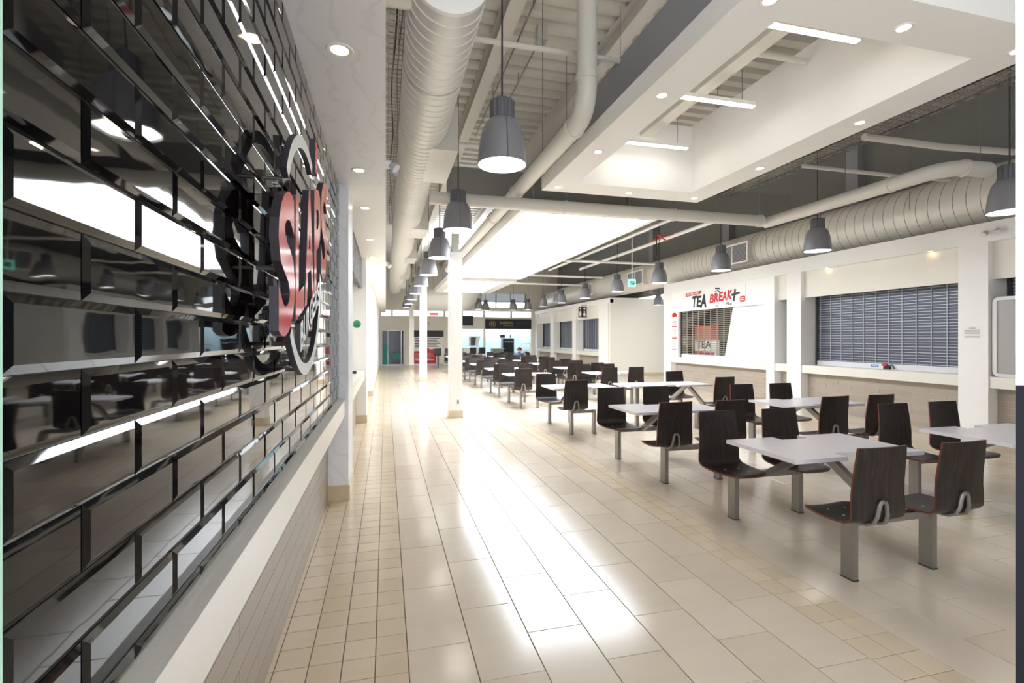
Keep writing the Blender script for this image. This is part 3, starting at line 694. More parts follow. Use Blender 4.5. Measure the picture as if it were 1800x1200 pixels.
# ------------------------------------------------------------------ tea stall
def tea():
    XF = X_COLR + 0.02
    fr = MB()
    fr.box(XF, XF + 0.1, 10.312, 14.548, 2.47, Z_SOF - 0.001); fr.box(XF, XF + 0.1, 14.16, 14.548, 1.0, 2.47); fr.box(XF, XF + 0.1, 10.312, 10.42, 1.0, 2.47)
    obj('trim_%d' % 30, fr, 'warmwhite', label='white surround of the tea stall opening', cat='fascia', kind='structure')
    obj('trim_31', MB().box(11.0, 11.1, 10.25, 14.9, 0, 3.3), 'dark', label='dark back wall inside the tea stall', cat='wall', kind='structure')
    t = thing('shop_sign', (XF, 12.4, 2.5), 'white tea stall sign with black and red lettering', 'sign')
    obj('board', MB().box(XF - 0.012, XF - 0.001, 11.05, 14.1, 2.49, 3.09), 'warmwhite', t)
    X = XF - 0.012
    def put(txt, y_l, y_r, z0, z1, m, bold=0.02, name='lettering', slope=0.0, shear=0.12):
        w = y_l - y_r; h = z1 - z0
        mb = fit_text(txt, w, h, 0.006, bold)
        mb.map(lambda v: (v.x + shear * v.y, v.y + slope * v.x, v.z)); on_right(mb, X, y_l, z0)
        return obj(name, mb, m, t)
    put('T', 13.40, 13.18, 2.56, 2.91, 'ink', 0.045, slope=0.02); put('E', 13.16, 12.95, 2.56, 2.9, 'ink', 0.035); put('A', 12.98, 12.68, 2.53, 2.93, 'ink', 0.045)
    for ch, a, b, z0 in (('B', 12.53, 12.34, 2.63), ('R', 12.33, 12.14, 2.65), ('E', 12.13, 11.97, 2.66), ('A', 11.98, 11.78, 2.66), ('K', 11.77, 11.57, 2.68)):
        put(ch, a, b, z0, z0 + 0.27, 'redink', 0.04)
    pl = MB(); pl.bar((X - 0.003, 11.44, 2.95), (X - 0.003, 11.5, 2.62), 0.006, 0.065, up=(0, 1, 0)); pl.bar((X - 0.004, 11.58, 2.8), (X - 0.004, 11.26, 2.84), 0.006, 0.06, up=(0, 0, 1))
    obj('plus_mark', pl, 'ink', t)
    put('Plus', 11.8, 11.58, 2.53, 2.62, 'ink', 0.0)
    ba = MB(); ba.add([(X - 0.001, 13.72, 2.92), (X - 0.001, 12.98, 2.95), (X - 0.001, 12.9, 3.05), (X - 0.001, 13.72, 3.03)], [(0, 1, 2, 3)])
    obj('number_strip', ba, 'redpanel', t)
    put('032-889-6262', 13.66, 13.02, 2.945, 3.015, 'paper', 0.01, shear=0.0, slope=0.03)
    dg = MB(); dg.bar((X - 0.002, 12.28, 3.05), (X - 0.002, 12.08, 3.03), 0.004, 0.04, up=(0, 0, 1)); dg.bar((X - 0.002, 12.2, 2.99), (X - 0.002, 12.06, 2.93), 0.004, 0.025, up=(0, 0, 1)); dg.bar((X - 0.002, 12.3, 2.97), (X - 0.002, 12.2, 2.95), 0.004, 0.015)
    obj('line_drawing', dg, 'ink', t)
    d2 = MB(); d2.bar((X - 0.002, 12.26, 2.53), (X - 0.002, 12.16, 2.54), 0.004, 0.018); d2.bar((X - 0.002, 12.15, 2.54), (X - 0.002, 12.13, 2.63), 0.004, 0.016, up=(0, 1, 0))
    obj('line_drawing', d2, 'ink', t)
    st = MB(); st.prism([(-.1, -.06), (-.07, -.08), (.07, -.08), (.1, -.06), (.1, .06), (.07, .08), (-.07, .08), (-.1, .06)], 0, 0.004)
    on_right(st, X, 11.16, 2.66); obj('stamp', st, 'redpanel', t)
    s2 = MB()
    for zz in (2.63, 2.68): s2.box(X - 0.006, X - 0.004, 11.09, 11.23, zz, zz + 0.02)
    obj('stamp_print', s2, 'paper', t)
    # grille
    g = thing('roller_grille', (X_FAS + 0.05, 12.3, 1.0), 'open pale roller grille across the tea stall', 'shutter')
    y0, y1 = 10.42, 14.16; xg = X_FAS + 0.03; L = y1 - y0
    obj('guide', MB().box(xg - 0.03, xg + 0.03, y1 - 0.04, y1 - 0.001, 1.0, 2.47), 'shutframe', g)
    obj('guide', MB().box(xg - 0.03, xg + 0.03, y0 + 0.001, y0 + 0.03, 1.0, 2.47), 'teabar', g)
    obj('bottom_rail', MB().box(xg - 0.02, xg + 0.02, y0 + 0.03, y1 - 0.04, 1.001, 1.1), 'warmwhite', g)
    hb = MB().box(-0.004, 0.004, -(L - 0.07) / 2, (L - 0.07) / 2, -0.0085, 0.0085).mesh('bar', 'teabar')
    for k in range(25): inst('bar', hb, g, Vector((xg, (y0 + y1) / 2, 1.13 + k * 0.0545)) - WL[g])
    vb = MB().box(-0.009, 0.009, -0.012, 0.012, 0, 1.36).mesh('link', 'teabar')
    for k in range(12): inst('link', vb, g, Vector((xg, 10.6 + k * 0.295, 1.1)) - WL[g])
    # white sheet before the grille, paints in a bright reflection off clear acrylic
    sh = thing('reflection_sheet', (xg + 0.1, 11.1, 1.0), 'white film sheet shaped as the bright reflection over the right part of the tea grille', 'sheet')
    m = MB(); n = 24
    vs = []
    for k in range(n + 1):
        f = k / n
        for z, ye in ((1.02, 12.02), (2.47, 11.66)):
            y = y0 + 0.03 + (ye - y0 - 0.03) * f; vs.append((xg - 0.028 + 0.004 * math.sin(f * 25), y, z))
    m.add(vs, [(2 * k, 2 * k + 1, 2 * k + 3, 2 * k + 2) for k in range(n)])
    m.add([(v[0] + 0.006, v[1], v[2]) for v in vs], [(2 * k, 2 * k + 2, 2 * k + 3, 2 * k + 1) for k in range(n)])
    obj('sheet', m, 'reflection_film', sh, smooth=True)
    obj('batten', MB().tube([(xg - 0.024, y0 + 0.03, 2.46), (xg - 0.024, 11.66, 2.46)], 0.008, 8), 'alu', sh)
    # poster boards inside
    p = thing('poster_board', (9.8, 13.5, 0.0), 'orange and white poster board inside the tea stall behind the grille', 'poster')
    obj('board', MB().box(9.8, 9.82, 12.9, 14.1, 1.04, 1.55), 'paper', p)
    obj('picture', MB().box(9.798, 9.8, 12.9, 14.1, 1.55, 2.0), 'orange', p); obj('picture', MB().box(9.796, 9.798, 12.9, 13.3, 1.6, 2.05), 'redpanel', p)
    obj('lettering', on_right(fit_text('TEA', 0.75, 0.24, 0.004, 0.03), 9.8, 14.0, 1.3), 'ink', p); obj('red_strip', MB().box(9.797, 9.8, 13.1, 14.1, 1.08, 1.2), 'redpanel', p)
    obj('leg', MB().box(9.8, 9.82, 12.95, 13.0, 0.0, 1.04), 'steel', p); obj('leg', MB().box(9.8, 9.82, 14.0, 14.05, 0.0, 1.04), 'steel', p)
    # narrow menu on the pier left of the opening
    mn = thing('menu_board', (XF, 14.4, 1.05), 'tall narrow white and red menu sheet left of the tea grille', 'menu')
    obj('sheet', MB().box(XF - 0.004, XF - 0.0005, 14.2, 14.52, 1.08, 2.47), 'paper', mn)
    hd = MB(); hd.prism([(-.13, -.05), (.13, -.05), (.14, .03), (.06, .09), (-.06, .09), (-.14, .03)], 0, 0.003); on_right(hd, XF - 0.004, 14.36, 2.36)
    obj('header', hd, 'redpanel', mn)
    for zz in (1.98, 1.6): obj('red_strip', MB().box(XF - 0.006, XF - 0.004, 14.22, 14.5, zz, zz + 0.035), 'redpanel', mn)
    obj('red_strip', MB().box(XF - 0.006, XF - 0.004, 14.24, 14.5, 1.24, 1.26), 'redpanel', mn)
    pr = MB()
    for k in range(26):
        zz = 1.28 + k * 0.037
        if not (1.56 < zz < 1.65 or 1.94 < zz < 2.03): pr.box(XF - 0.005, XF - 0.004, 14.25, 14.4 + 0.07 * ((k * 7) % 3) / 2, zz, zz + 0.011)
    for zz in (1.1, 1.16): pr.box(XF - 0.005, XF - 0.004, 14.22, 14.5, zz, zz + 0.006)
    obj('print', pr, 'greyink', mn)
tea()

# ------------------------------------------------------------------ round burger sign on the black tiles
def burger_sign():
    t = thing('wall_sign', (X_TILE, 2.45, 1.43), 'round white ringed sign with raised red letters on the black tiles', 'sign')
    XB, XF2 = -0.378, -0.354
    cy, cz, R, wd = 2.42, 1.965, 0.53, 0.052
    def arc(a0, a1, n=30):
        m = MB(); vs = []
        for k in range(n + 1):
            a = math.radians(a0 + (a1 - a0) * k / n); c, s = math.cos(a), math.sin(a)
            for r in (R - wd, R):
                vs += [(XF2, cy + r * c, cz + r * s), (XB, cy + r * c, cz + r * s)]
        fr, sd = [], []
        for k in range(n):
            o = 4 * k; fr.append((o, o + 2, o + 6, o + 4)); sd += [(o, o + 4, o + 5, o + 1), (o + 2, o + 3, o + 7, o + 6), (o + 1, o + 5, o + 7, o + 3)]
        sd += [(0, 1, 3, 2), (4 * n, 4 * n + 2, 4 * n + 3, 4 * n + 1)]
        m.add(vs, fr, 0); o = 0
        m.f += sd; m.m += [1] * len(sd)
        return m
    obj('ring_arc', arc(150, 68), ['signwhite', 'signside'], t); obj('ring_arc', arc(222, 360), ['signwhite', 'signside'], t)
    y = 1.79; ws = (0.31, 0.215, 0.29, 0.25, 0.28); hs = (0.52, 0.5, 0.52, 0.52, 0.56)
    for i, ch in enumerate('SLAPS'):
        mb = fit_text(ch, ws[i], hs[i], XF2 - XB + 0.006, 0.032)
        y0 = y; mb.map(lambda v: (v.x, v.y + 0.30 * (v.x + y0 - 1.79), v.z))
        on_left(mb, XB, y0, 1.572); obj('letter', mb, ['red', 'signside'], t); y += ws[i] + 0.012
    bar = fit_text('I', 0.075, 0.17, XF2 - XB + 0.006, 0.03); on_left(bar, XB, 2.68, 2.45); obj('accent_bar', bar, ['red', 'signside'], t)
    y = 2.27
    for ch in 'BURGERS':
        mb = fit_text(ch, 0.078, 0.125, XF2 - XB, 0.03); y0 = y
        mb.map(lambda v: (v.x, v.y + 0.42 * (v.x + y0 - 2.27), v.z)); on_left(mb, XB, y0, 1.54)
        obj('small_letter', mb, ['signwhite', 'signside'], t); y += 0.089
    for (yy, zz) in ((2.0, 2.2), (2.75, 2.3), (2.15, 1.58), (2.85, 1.75), (2.42, 1.46), (1.9, 1.85), (2.3, 2.0), (2.95, 2.2)):
        obj('standoff', MB().tube([(X_TILE + 0.004, yy, zz), (XB + 0.004, yy, zz)], 0.008, 8), 'steeldark', t)
burger_sign()
# green sticker on second left pier
t = thing('sticker', (-0.53, 9.74, 1.8), 'round green sticker on the white pier of the left stalls', 'sticker')
m = MB().lathe([(0.001, 0.0015), (0.075, 0.0015), (0.075, 0)], n=24); m.map(lambda v: (-0.53 + v.x, 9.7385 - v.z, 1.875 + v.y)); obj('disc', m, 'green', t)
obj('print', MB().box(-0.57, -0.49, 9.7355, 9.7365, 1.835, 1.865), 'greendark', t); obj('print', MB().box(-0.56, -0.5, 9.7355, 9.7365, 1.88, 1.893), 'greendark', t)
t = thing('payment_terminal', (-0.52, 8.9, 1.0), 'small black card terminal on the second left counter', 'terminal')
obj('body', MB().rbox(-0.56, -0.49, 8.8, 9.0, 1.001, 1.04, 0.008), 'black', t); obj('keypad', MB().box(-0.55, -0.5, 8.82, 8.9, 1.04, 1.044), 'greyink', t)
t = thing('notice_frame', (-0.34, 16.5, 1.3), 'pale framed notice projecting from the far left wall', 'notice')
obj('frame', MB().box(-0.36, -0.30, 16.2, 16.9, 1.3, 1.95), 'alu', t); obj('sheet', MB().box(-0.3, -0.298, 16.25, 16.85, 1.35, 1.9), 'paper', t)

# ------------------------------------------------------------------ table units with fixed seats
def seat_mesh():
    prof = [(-0.232, 0.925), (-0.226, 0.86), (-0.216, 0.78), (-0.207, 0.70), (-0.203, 0.62), (-0.205, 0.56), (-0.205, 0.515), (-0.196, 0.48), (-0.176, 0.457), (-0.145, 0.445),
            (-0.10, 0.439), (-0.03, 0.434), (0.05, 0.433), (0.12, 0.436), (0.17, 0.437), (0.198, 0.432), (0.215, 0.424)]
    wid = [0.385, 0.395, 0.405, 0.412, 0.42, 0.426, 0.43, 0.43, 0.43, 0.43, 0.428, 0.424, 0.416, 0.40, 0.375, 0.33, 0.25]
    nx = 8; n = len(prof); th = 0.013
    tops = []; bots = []
    for i, (y, z) in enumerate(prof):
        a = prof[max(i - 1, 0)]; b = prof[min(i + 1, n - 1)]
        ty, tz = b[0] - a[0], b[1] - a[1]; l = math.hypot(ty, tz); ny, nz = -tz / l, ty / l      # towards sitter / up
        for k in range(nx + 1):
            u = 2 * k / nx - 1; w = wid[i] / 2
            dish = 0.014 * (u * u) * (1 if i < 7 else 0.5)       # slight hollow across the width
            yy, zz = y + ny * dish, z + nz * dish
            tops.append((u * w, yy, zz)); bots.append((u * w, yy - ny * th, zz - nz * th))
    m = MB(); m.v = tops + bots; N = len(tops); c = nx + 1
    def q(*f, mi=0): m.f.append(list(f)); m.m.append(mi)
    for i in range(n - 1):
        for k in range(nx):
            a = i * c + k
            q(a, a + c, a + c + 1, a + 1); q(N + a, N + a + 1, N + a + c + 1, N + a + c)
        a = i * c; q(a, N + a, N + a + c, a + c, mi=1); a = i * c + nx; q(a, a + c, N + a + c, N + a, mi=1)
    for k in range(nx):
        q(k, k + 1, N + k + 1, N + k, mi=1); a = (n - 1) * c + k; q(a, N + a, N + a + 1, a + 1, mi=1)
    return m.mesh('seat', ['wood', 'woodedge'], smooth=True)
SEAT = seat_mesh()
br = MB()
for sx in (-1, 1):
    br.tube([(sx * 0.05, -0.02, 0.412), (sx * 0.05, -0.16, 0.422), (sx * 0.047, -0.205, 0.444), (sx * 0.04, -0.224, 0.49), (sx * 0.028, -0.229, 0.56), (sx * 0.016, -0.231, 0.58), (0.0, -0.231, 0.584)], 0.0135, 8)
BRACKET = br.mesh('bracket', 'steel', smooth=True)
SCREW = MB().lathe([(0.001, 0.003), (0.007, 0.002), (0.008, 0.0)], n=8).mesh('screw', 'lens')
LEG = MB().box(-0.0225, 0.0225, -0.045, 0.045, 0.0, 0.405).mesh('leg', 'steel')
FOOT = MB().box(-0.026, 0.026, -0.049, 0.049, 0.0, 0.008).mesh('foot_pad', 'steeldark')
def beam_mesh(x0, x1): return MB().box(x0, x1, -0.03, 0.03, 0.355, 0.405).mesh('beam', 'steel')
BEAM = beam_mesh(-0.325, 0.325)
def strut_mesh(): return MB().bar((0, -0.53, 0.39), (0, -0.02, 0.712), 0.05, 0.06, up=(0, 0, 1)).mesh('strut', 'steel')
STRUT = strut_mesh()
PLATE = MB().box(-0.3, 0.3, -0.16, 0.16, 0.708, 0.722).mesh('mounting_plate', 'steeldark')
def top_mesh(x0, x1):
    xm = (x0 + x1) / 2; w, dp, hy = 0.13, 0.11, 0.36
    poly = [(x0, -hy), (xm - w, -hy), (xm - w, -hy + dp), (xm + w, -hy + dp), (xm + w, -hy), (x1, -hy), (x1, hy), (xm + w, hy), (xm + w, hy - dp), (xm - w, hy - dp), (xm - w, hy), (x0, hy)]
    return MB().prism(poly, 0.722, 0.752).mesh('tabletop', 'table')
TOP = top_mesh(-0.58, 0.60); TOP_LONG = top_mesh(-1.26, 0.42)
BEAM_L = beam_mesh(-0.325, 0.06); BEAM_R = beam_mesh(-0.06, 0.325)
ROWS = [2.62, 4.87, 7.70, 10.87, 13.1, 15.7, 18.0, 20.5, 22.9]
DY = 0.565; SX = 0.345
SEATPOS = {}
def unit(ix, row, cx):
    y = ROWS[row] + DY
    kind = 'full'
    if row in (2, 3) and ix == 0: kind = 'left'
    if row == 2 and ix == 1: kind = 'right'
    side = 'the row beside the walkway' if ix == 0 else 'the row beside the stalls'
    desc = 'table unit with %s dark seats' % ('four' if kind == 'full' else 'two')
    t = thing('table_unit', (cx, y, 0), '%s, %s from the camera in %s' % (desc, ORD[row], side), 'table', 'fixed seat table units')
    inst('tabletop', TOP_LONG if kind == 'right' else TOP, t)
    inst('mounting_plate', PLATE, t)
    for sgn in (-1, 1):
        rz = 0 if sgn < 0 else PI
        xs = {'full': (-SX, SX), 'left': (-SX, 0.06), 'right': (-0.06, SX)}[kind]
        for lx in xs:
            lg = inst('leg', LEG, t, (lx, sgn * DY, 0)); inst('foot_pad', FOOT, lg)
        inst('beam', {'full': BEAM, 'left': BEAM_L, 'right': BEAM_R}[kind], t, (0, sgn * DY, 0))
        inst('strut', STRUT, t, (0 if kind == 'full' else (-0.12 if kind == 'left' else 0.12), 0, 0), rz)
        for lx in {'full': (-SX, SX), 'left': (-SX,), 'right': (SX,)}[kind]:
            s_ = inst('seat', SEAT, t, (lx, sgn * DY, 0), rz)
            inst('bracket', BRACKET, s_)
            if row < 2:
                for q in ((-0.07, -0.02), (0.07, -0.02), (-0.07, 0.1), (0.07, 0.1)): inst('screw', SCREW, s_, (q[0], q[1], 0.4345))
    if kind == 'right':
        for yy in (-0.25, 0.25): inst('table_leg', MB().box(-0.03, 0.03, -0.03, 0.03, 0, 0.722).mesh('table_leg', 'steel'), t, (-1.08, yy, 0))
for r in range(len(ROWS)):
    unit(0, r, 3.345); unit(1, r, 5.46)

# ------------------------------------------------------------------ pendants
def pendant_meshes():
    sh = MB().lathe([(0.118, 0.41), (0.15, 0.385), (0.178, 0.33), (0.2, 0.25), (0.215, 0.15), (0.223, 0.06), (0.226, 0.0), (0.22, 0.0), (0.216, 0.06), (0.208, 0.15), (0.193, 0.25), (0.171, 0.325), (0.14, 0.375), (0.11, 0.395)], n=36)
    shade = sh.mesh('shade', 'pend', smooth=True)
    cap = MB(); n = 48; prof = []
    vs = []
    for z in (0.405, 0.42, 0.575, 0.59):
        for k in range(n):
            r = (0.117 if k % 4 in (0, 1) else 0.109) * (0.94 if z in (0.59,) else 1)
            vs.append((r * math.cos(2 * PI * k / n), r * math.sin(2 * PI * k / n), z))
    fs = [(i * n + k, i * n + (k + 1) % n, (i + 1) * n + (k + 1) % n, (i + 1) * n + k) for i in range(3) for k in range(n)] + [tuple(range(3 * n, 4 * n))]
    cap.add(vs, fs); capm = cap.mesh('cap', 'pendcap')
    glow = MB().lathe([(0.001, 0.02), (0.215, 0.02), (0.217, 0.028), (0.001, 0.028)], n=28).mesh('lamp', 'lampglow')
    rod = MB().tube([(0, 0, 0.59), (0, 0, 2.935)], 0.009, 8).mesh('rod', 'cord')
    clip = MB().box(-0.006, 0.006, -0.232, -0.222, -0.004, 0.03).mesh('clip', 'pendcap')
    rib = MB().box(-0.004, 0.004, -0.003, 0.003, 0, 1)  # seam line strip following the bell
    s = MB(); pr = [(0.120, 0.41), (0.152, 0.385), (0.180, 0.33), (0.202, 0.25), (0.217, 0.15), (0.225, 0.06), (0.228, 0.0)]
    vs = []
    for r, z in pr: vs += [(-0.004, -r, z), (0.004, -r, z)]
    s.add(vs, [(2 * i, 2 * i + 1, 2 * i + 3, 2 * i + 2) for i in range(len(pr) - 1)])
    return shade, capm, glow, rod, clip, s.mesh('seam', 'pendcap')
PM = pendant_meshes()
def pendant(x, y, z, label, group, sc=1.0, rod_h=None):
    t = thing('pendant_lamp', (x, y, z), label, 'lamp', group)
    for nm, me in zip(('shade', 'cap', 'lamp', 'rod', 'clip', 'seam'), PM):
        inst(nm, me, t)
    t.scale = (sc, sc, sc)
    return t
PY = [4.42, 7.26, 9.85, 12.55, 15.2, 17.9, 20.6, 23.3, 26.0]
for i, y in enumerate(PY):
    pendant(1.04, y, 3.2, 'grey bell pendant lamp, %s from the camera in the left row' % ORD[i], 'left row of pendants')
for i, y in enumerate([4.46, 7.32, 10.0, 12.69, 15.35, 18.15, 20.85, 23.5, 26.2]):
    pendant(7.65, y, 3.2, 'grey bell pendant lamp, %s from the camera in the right row' % ORD[i], 'right row of pendants')
for i, (x, y) in enumerate(((5.45, 27.2), (6.9, 26.6), (4.9, 26.4))):
    pendant(x, y, 3.19, 'dark pendant before the far shop fronts, %s of three from the right' % ORD[(1, 0, 2)[i]], 'pendants before the shop fronts')
cp = pendant(10.45, 17.4, 2.93, 'small grey pendant in the side corridor beyond the tea stall', None, 0.82)
obj('rod', MB().tube([(10.45, 17.4, 2.93 + 2.9), (10.45, 17.4, 2.93 + 3.2 / 0.82)], 0.011, 8), 'cord', cp)

# ------------------------------------------------------------------ ducts
def helix(c0, axis_len, r, pitch, w=0.007, y0=0.0, seg=28):
    m = MB(); turns = axis_len / pitch; n = int(turns * seg); vs = []
    for i in range(n + 1):
        a = 2 * PI * i / seg; y = y0 + axis_len * i / n
        for rr, dy in ((r, -w), (r + 0.009, 0), (r, w)):
            vs.append((c0[0] + rr * math.cos(a), y + dy, c0[1] + rr * math.sin(a)))
    fs = []
    for i in range(n):
        o = 3 * i; fs += [(o, o + 3, o + 4, o + 1), (o + 1, o + 4, o + 5, o + 2)]
    return m.add(vs, fs)
def left_duct():
    x, z, r = 0.47, 4.34, 0.30
    t = thing('spiral_duct', (x, 15, z - r), 'large round spiral duct above the left walkway', 'duct')
    obj('body', MB().tube([(x, 3.7, z), (x, 27.5, z)], r, 40), 'duct', t, smooth=True)
    obj('seam', helix((x, z), 23.7, r, 0.135, y0=3.75), 'seamlight', t, kind='stuff')
    obj('end_cap', MB().tube([(x, 3.68, z), (x, 3.72, z)], r + 0.006, 40), 'warmwhite', t, smooth=True)
    obj('branch', MB().tube([(x - 0.2, 3.95, z + 0.02), (-0.3, 3.95, z + 0.02)], 0.15, 24), 'duct', t, smooth=True)
    for y0, y1 in ((6.4, 7.8), (11.2, 12.2), (15.3, 16.4), (19.6, 20.8), (23.6, 24.6)):
        b = obj('supply_box', MB().box(x, 0.92, y0, y1, 4.05, 4.63), 'duct', t)
        gm = MB().box(0.92, 0.928, y0 + 0.06, y1 - 0.06, 4.11, 4.57)
        obj('grille', gm, 'seam', b)
    for yy in (5.0, 9.0, 13.2, 17.6, 22.0, 26.0):
        obj('hanger', MB().tube([(x + 0.31, yy, z), (x + 0.31, yy, 6.14)], 0.005, 6), 'steel', t); obj('strap', MB().tube([(x, yy - 0.02, z), (x, yy + 0.02, z)], r + 0.004, 40, cap=False), 'duct', t, smooth=True)
left_duct()
def right_duct():
    x, z, r = 9.78, 3.965, 0.50
    t = thing('spiral_duct', (x, 14, z - r), 'large round spiral duct above the right hand stalls', 'duct')
    obj('body', MB().tube([(x, 1.0, z), (x, 14.2, z), (x, 28.5, z)], r, 44), 'duct', t, smooth=True)
    obj('seam', helix((x, z), 13, r, 0.2, y0=1.1), 'seam', t, kind='stuff')
    for i, (y0, y1) in enumerate(((10.9, 12.1), (16.3, 17.5), (20.9, 22.0), (25.2, 26.3))):
        b = obj('supply_box', MB().box(9.16, x, y0, y1, 3.62, 4.16), 'duct', t)
        fr = MB(); fr.box(9.14, 9.16, y0, y1, 4.12, 4.16); fr.box(9.14, 9.16, y0, y1, 3.62, 3.66); fr.box(9.14, 9.16, y0, y0 + 0.04, 3.66, 4.12); fr.box(9.14, 9.16, y1 - 0.04, y1, 3.66, 4.12); fr.box(9.14, 9.16, (y0 + y1) / 2 - 0.015, (y0 + y1) / 2 + 0.015, 3.66, 4.12)
        obj('grille_frame', fr, 'warmwhite', b)
        gl = MB()
        k = y0 + 0.05
        gl.box(9.157, 9.159, y0 + 0.04, y1 - 0.04, 3.66, 4.12)
        obj('grille_back', gl, 'steeldark', b)
        lv = MB(); zz = 3.68
        while zz < 4.11: lv.box(9.148, 9.156, y0 + 0.04, y1 - 0.04, zz, zz + 0.012); zz += 0.03
        obj('louvre_field', lv, 'shutbar', b, kind='stuff')
    for yy in (4.9, 6.9, 8.8, 10.4):
        obj('hanger', MB().tube([(9.28, yy, 3.95), (9.28, yy, 6.14)], 0.006, 6), 'steel', t)
right_duct()
def cross_duct():
    z, r, y = 3.62, 0.58, 26.0
    t = thing('cross_duct', (3, y, z - r), 'wide cream duct crossing the far end and turning up', 'duct')
    pts = [(1.7, y, z), (3.6, y, z)]
    for k in range(1, 9):
        a = math.radians(90 * k / 8); pts.append((3.6 + 0.75 * math.sin(a), y, z + 0.75 * (1 - math.cos(a))))
    pts.append((4.35, y, 6.125))
    obj('body', MB().tube(pts, r, 28), 'duct', t, smooth=True)
    obj('collar', MB().tube([(3.55, y, z), (3.6, y, z)], r + 0.015, 28), 'seam', t, smooth=True)
cross_duct()

# ------------------------------------------------------------------ pipes
def elbow(p, c, q, n=6):
    p, c, q = Vector(p), Vector(c), Vector(q); return [p * (1 - f) ** 2 + c * 2 * f * (1 - f) + q * f * f for f in [i / n for i in range(n + 1)]]
def pipe(pts, r, label, cat='pipe', m='pipe', flanges=(), hang=(), group=None, n=16):
    t = thing('pipe', tuple(pts[0]), label, cat, group)
    obj('tube', MB().tube(pts, r, n), m, t, smooth=True)
    for a, b in flanges: obj('coupling', MB().tube([a, b], r * 1.12, n), m, t, smooth=True)
    for h in hang: obj('hanger', MB().tube([h, (h[0], h[1], 6.14)], 0.006, 6), 'steel', t)
    return t
x, z = 2.01, 3.92
pipe([(x, 4.72, 6.12)] + elbow((x, 4.72, 4.22), (x, 4.74, 3.92), (x, 5.02, z)) + [(x, 16.5, z)], 0.105, 'thick cream rainwater pipe dropping by the raft and running to the back',
     flanges=(((x, 4.72, 4.26), (x, 4.72, 4.32)), ((x, 5.05, z), (x, 5.1, z)), ((x, 7.55, z), (x, 7.6, z)), ((x, 9.2, z), (x, 9.25, z))), hang=((x, 6.2, z + 0.1), (x, 8.9, z + 0.1)), n=20)
pipe([(0.63, 7.4, 3.70), (6.5, 7.4, 3.70)], 0.095, 'cream cross pipe in front of the luminous ceiling', flanges=(((6.44, 7.4, 3.70), (6.5, 7.4, 3.70)), ((2.75, 7.4, 3.7), (2.8, 7.4, 3.7)), ((4.7, 7.4, 3.7), (4.75, 7.4, 3.7))), hang=((2.8, 7.4, 3.79), (5.6, 7.4, 3.79), (6.45, 7.4, 3.79)), n=20)
pipe([(6.68, 7.5, 3.70), (6.68, 5.2, 3.70)] + elbow((6.68, 4.9, 3.70), (6.68, 4.6, 3.71), (6.98, 4.55, 3.73)) + [(7.42, 4.56, 3.75)], 0.095, 'cream pipe along the right side with an elbow to the wall', flanges=(((6.68, 5.2, 3.7), (6.68, 5.26, 3.7)), ((6.98, 4.55, 3.73), (7.02, 4.55, 3.73))), hang=((6.68, 5.9, 3.79), (7.3, 4.56, 3.84)), n=20)
pipe([(0.5, 5.1, 4.75), (2.57, 5.1, 4.75)], 0.03, 'thin cream cross pipe in front of the nearest pendant', group='thin cross pipes')
pipe([(1.05, 7.9, 4.75), (2.2, 7.9, 4.75)], 0.025, 'thin cream cross pipe just before the grey girder', group='thin cross pipes')
pipe([(3.0, 4.4, 4.62), (4.44, 4.4, 4.62)], 0.03, 'thin cream pipe crossing inside the raft well', group='thin cross pipes')
pipe([(6.2, 5.2, 4.3), (7.6, 5.2, 4.3), (9.0, 5.2, 4.36)], 0.045, 'dim cross pipe nearest the camera right of the raft', m='beam', hang=((7.0, 5.2, 4.3),), group='thin cross pipes')
pipe([(6.2, 6.2, 4.25), (8.2, 6.2, 4.25), (9.2, 6.2, 4.27)], 0.03, 'second dim cross pipe right of the raft', m='beam', hang=((7.6, 6.2, 4.25),), group='thin cross pipes')
for i, (yy, x0, x1) in enumerate(((14.8, 4.9, 8.9), (18.6, 4.9, 8.6), (21.5, 4.9, 9.0))):
    pipe([(x0, yy, 4.1), (x1, yy, 4.1)], 0.04, 'thin white cross pipe beyond the girder, %s from the camera' % ORD[i], m='warmwhite', group='far cross pipes', hang=((x0 + 1.2, yy, 4.1),))
pipe([(6.6, 9.2, 4.45), (6.6, 19.5, 4.45)], 0.04, 'lengthwise white pipe right of the luminous ceiling', m='warmwhite', hang=((6.6, 10, 4.45),))
pipe([(8.0, 9.2, 4.55), (8.0, 19.5, 4.55)], 0.05, 'lengthwise white pipe near the right duct', m='warmwhite', hang=((8.0, 10, 4.55),))
pipe([(2.19, 6.9, 5.98), (2.19, 10.5, 5.98)], 0.012, 'thin conduit along the deck behind the first pendant', 'conduit', 'steel', hang=((2.19, 8.1, 5.98),))
pipe([(1.88, 5.0, 5.98), (1.88, 10.5, 5.98)], 0.012, 'thin conduit pair beside the cream beam', 'conduit', 'steel', hang=((1.88, 6.2, 5.98), (1.88, 8.7, 5.98)))
t = thing('junction_box', (2.19, 6.9, 5.92), 'small square junction box under the deck', 'junction box')
obj('box', MB().box(2.12, 2.26, 6.76, 6.88, 5.92, 6.13), 'beam', t); obj('cover', MB().box(2.11, 2.27, 6.75, 6.89, 5.912, 5.92), 'alu', t)
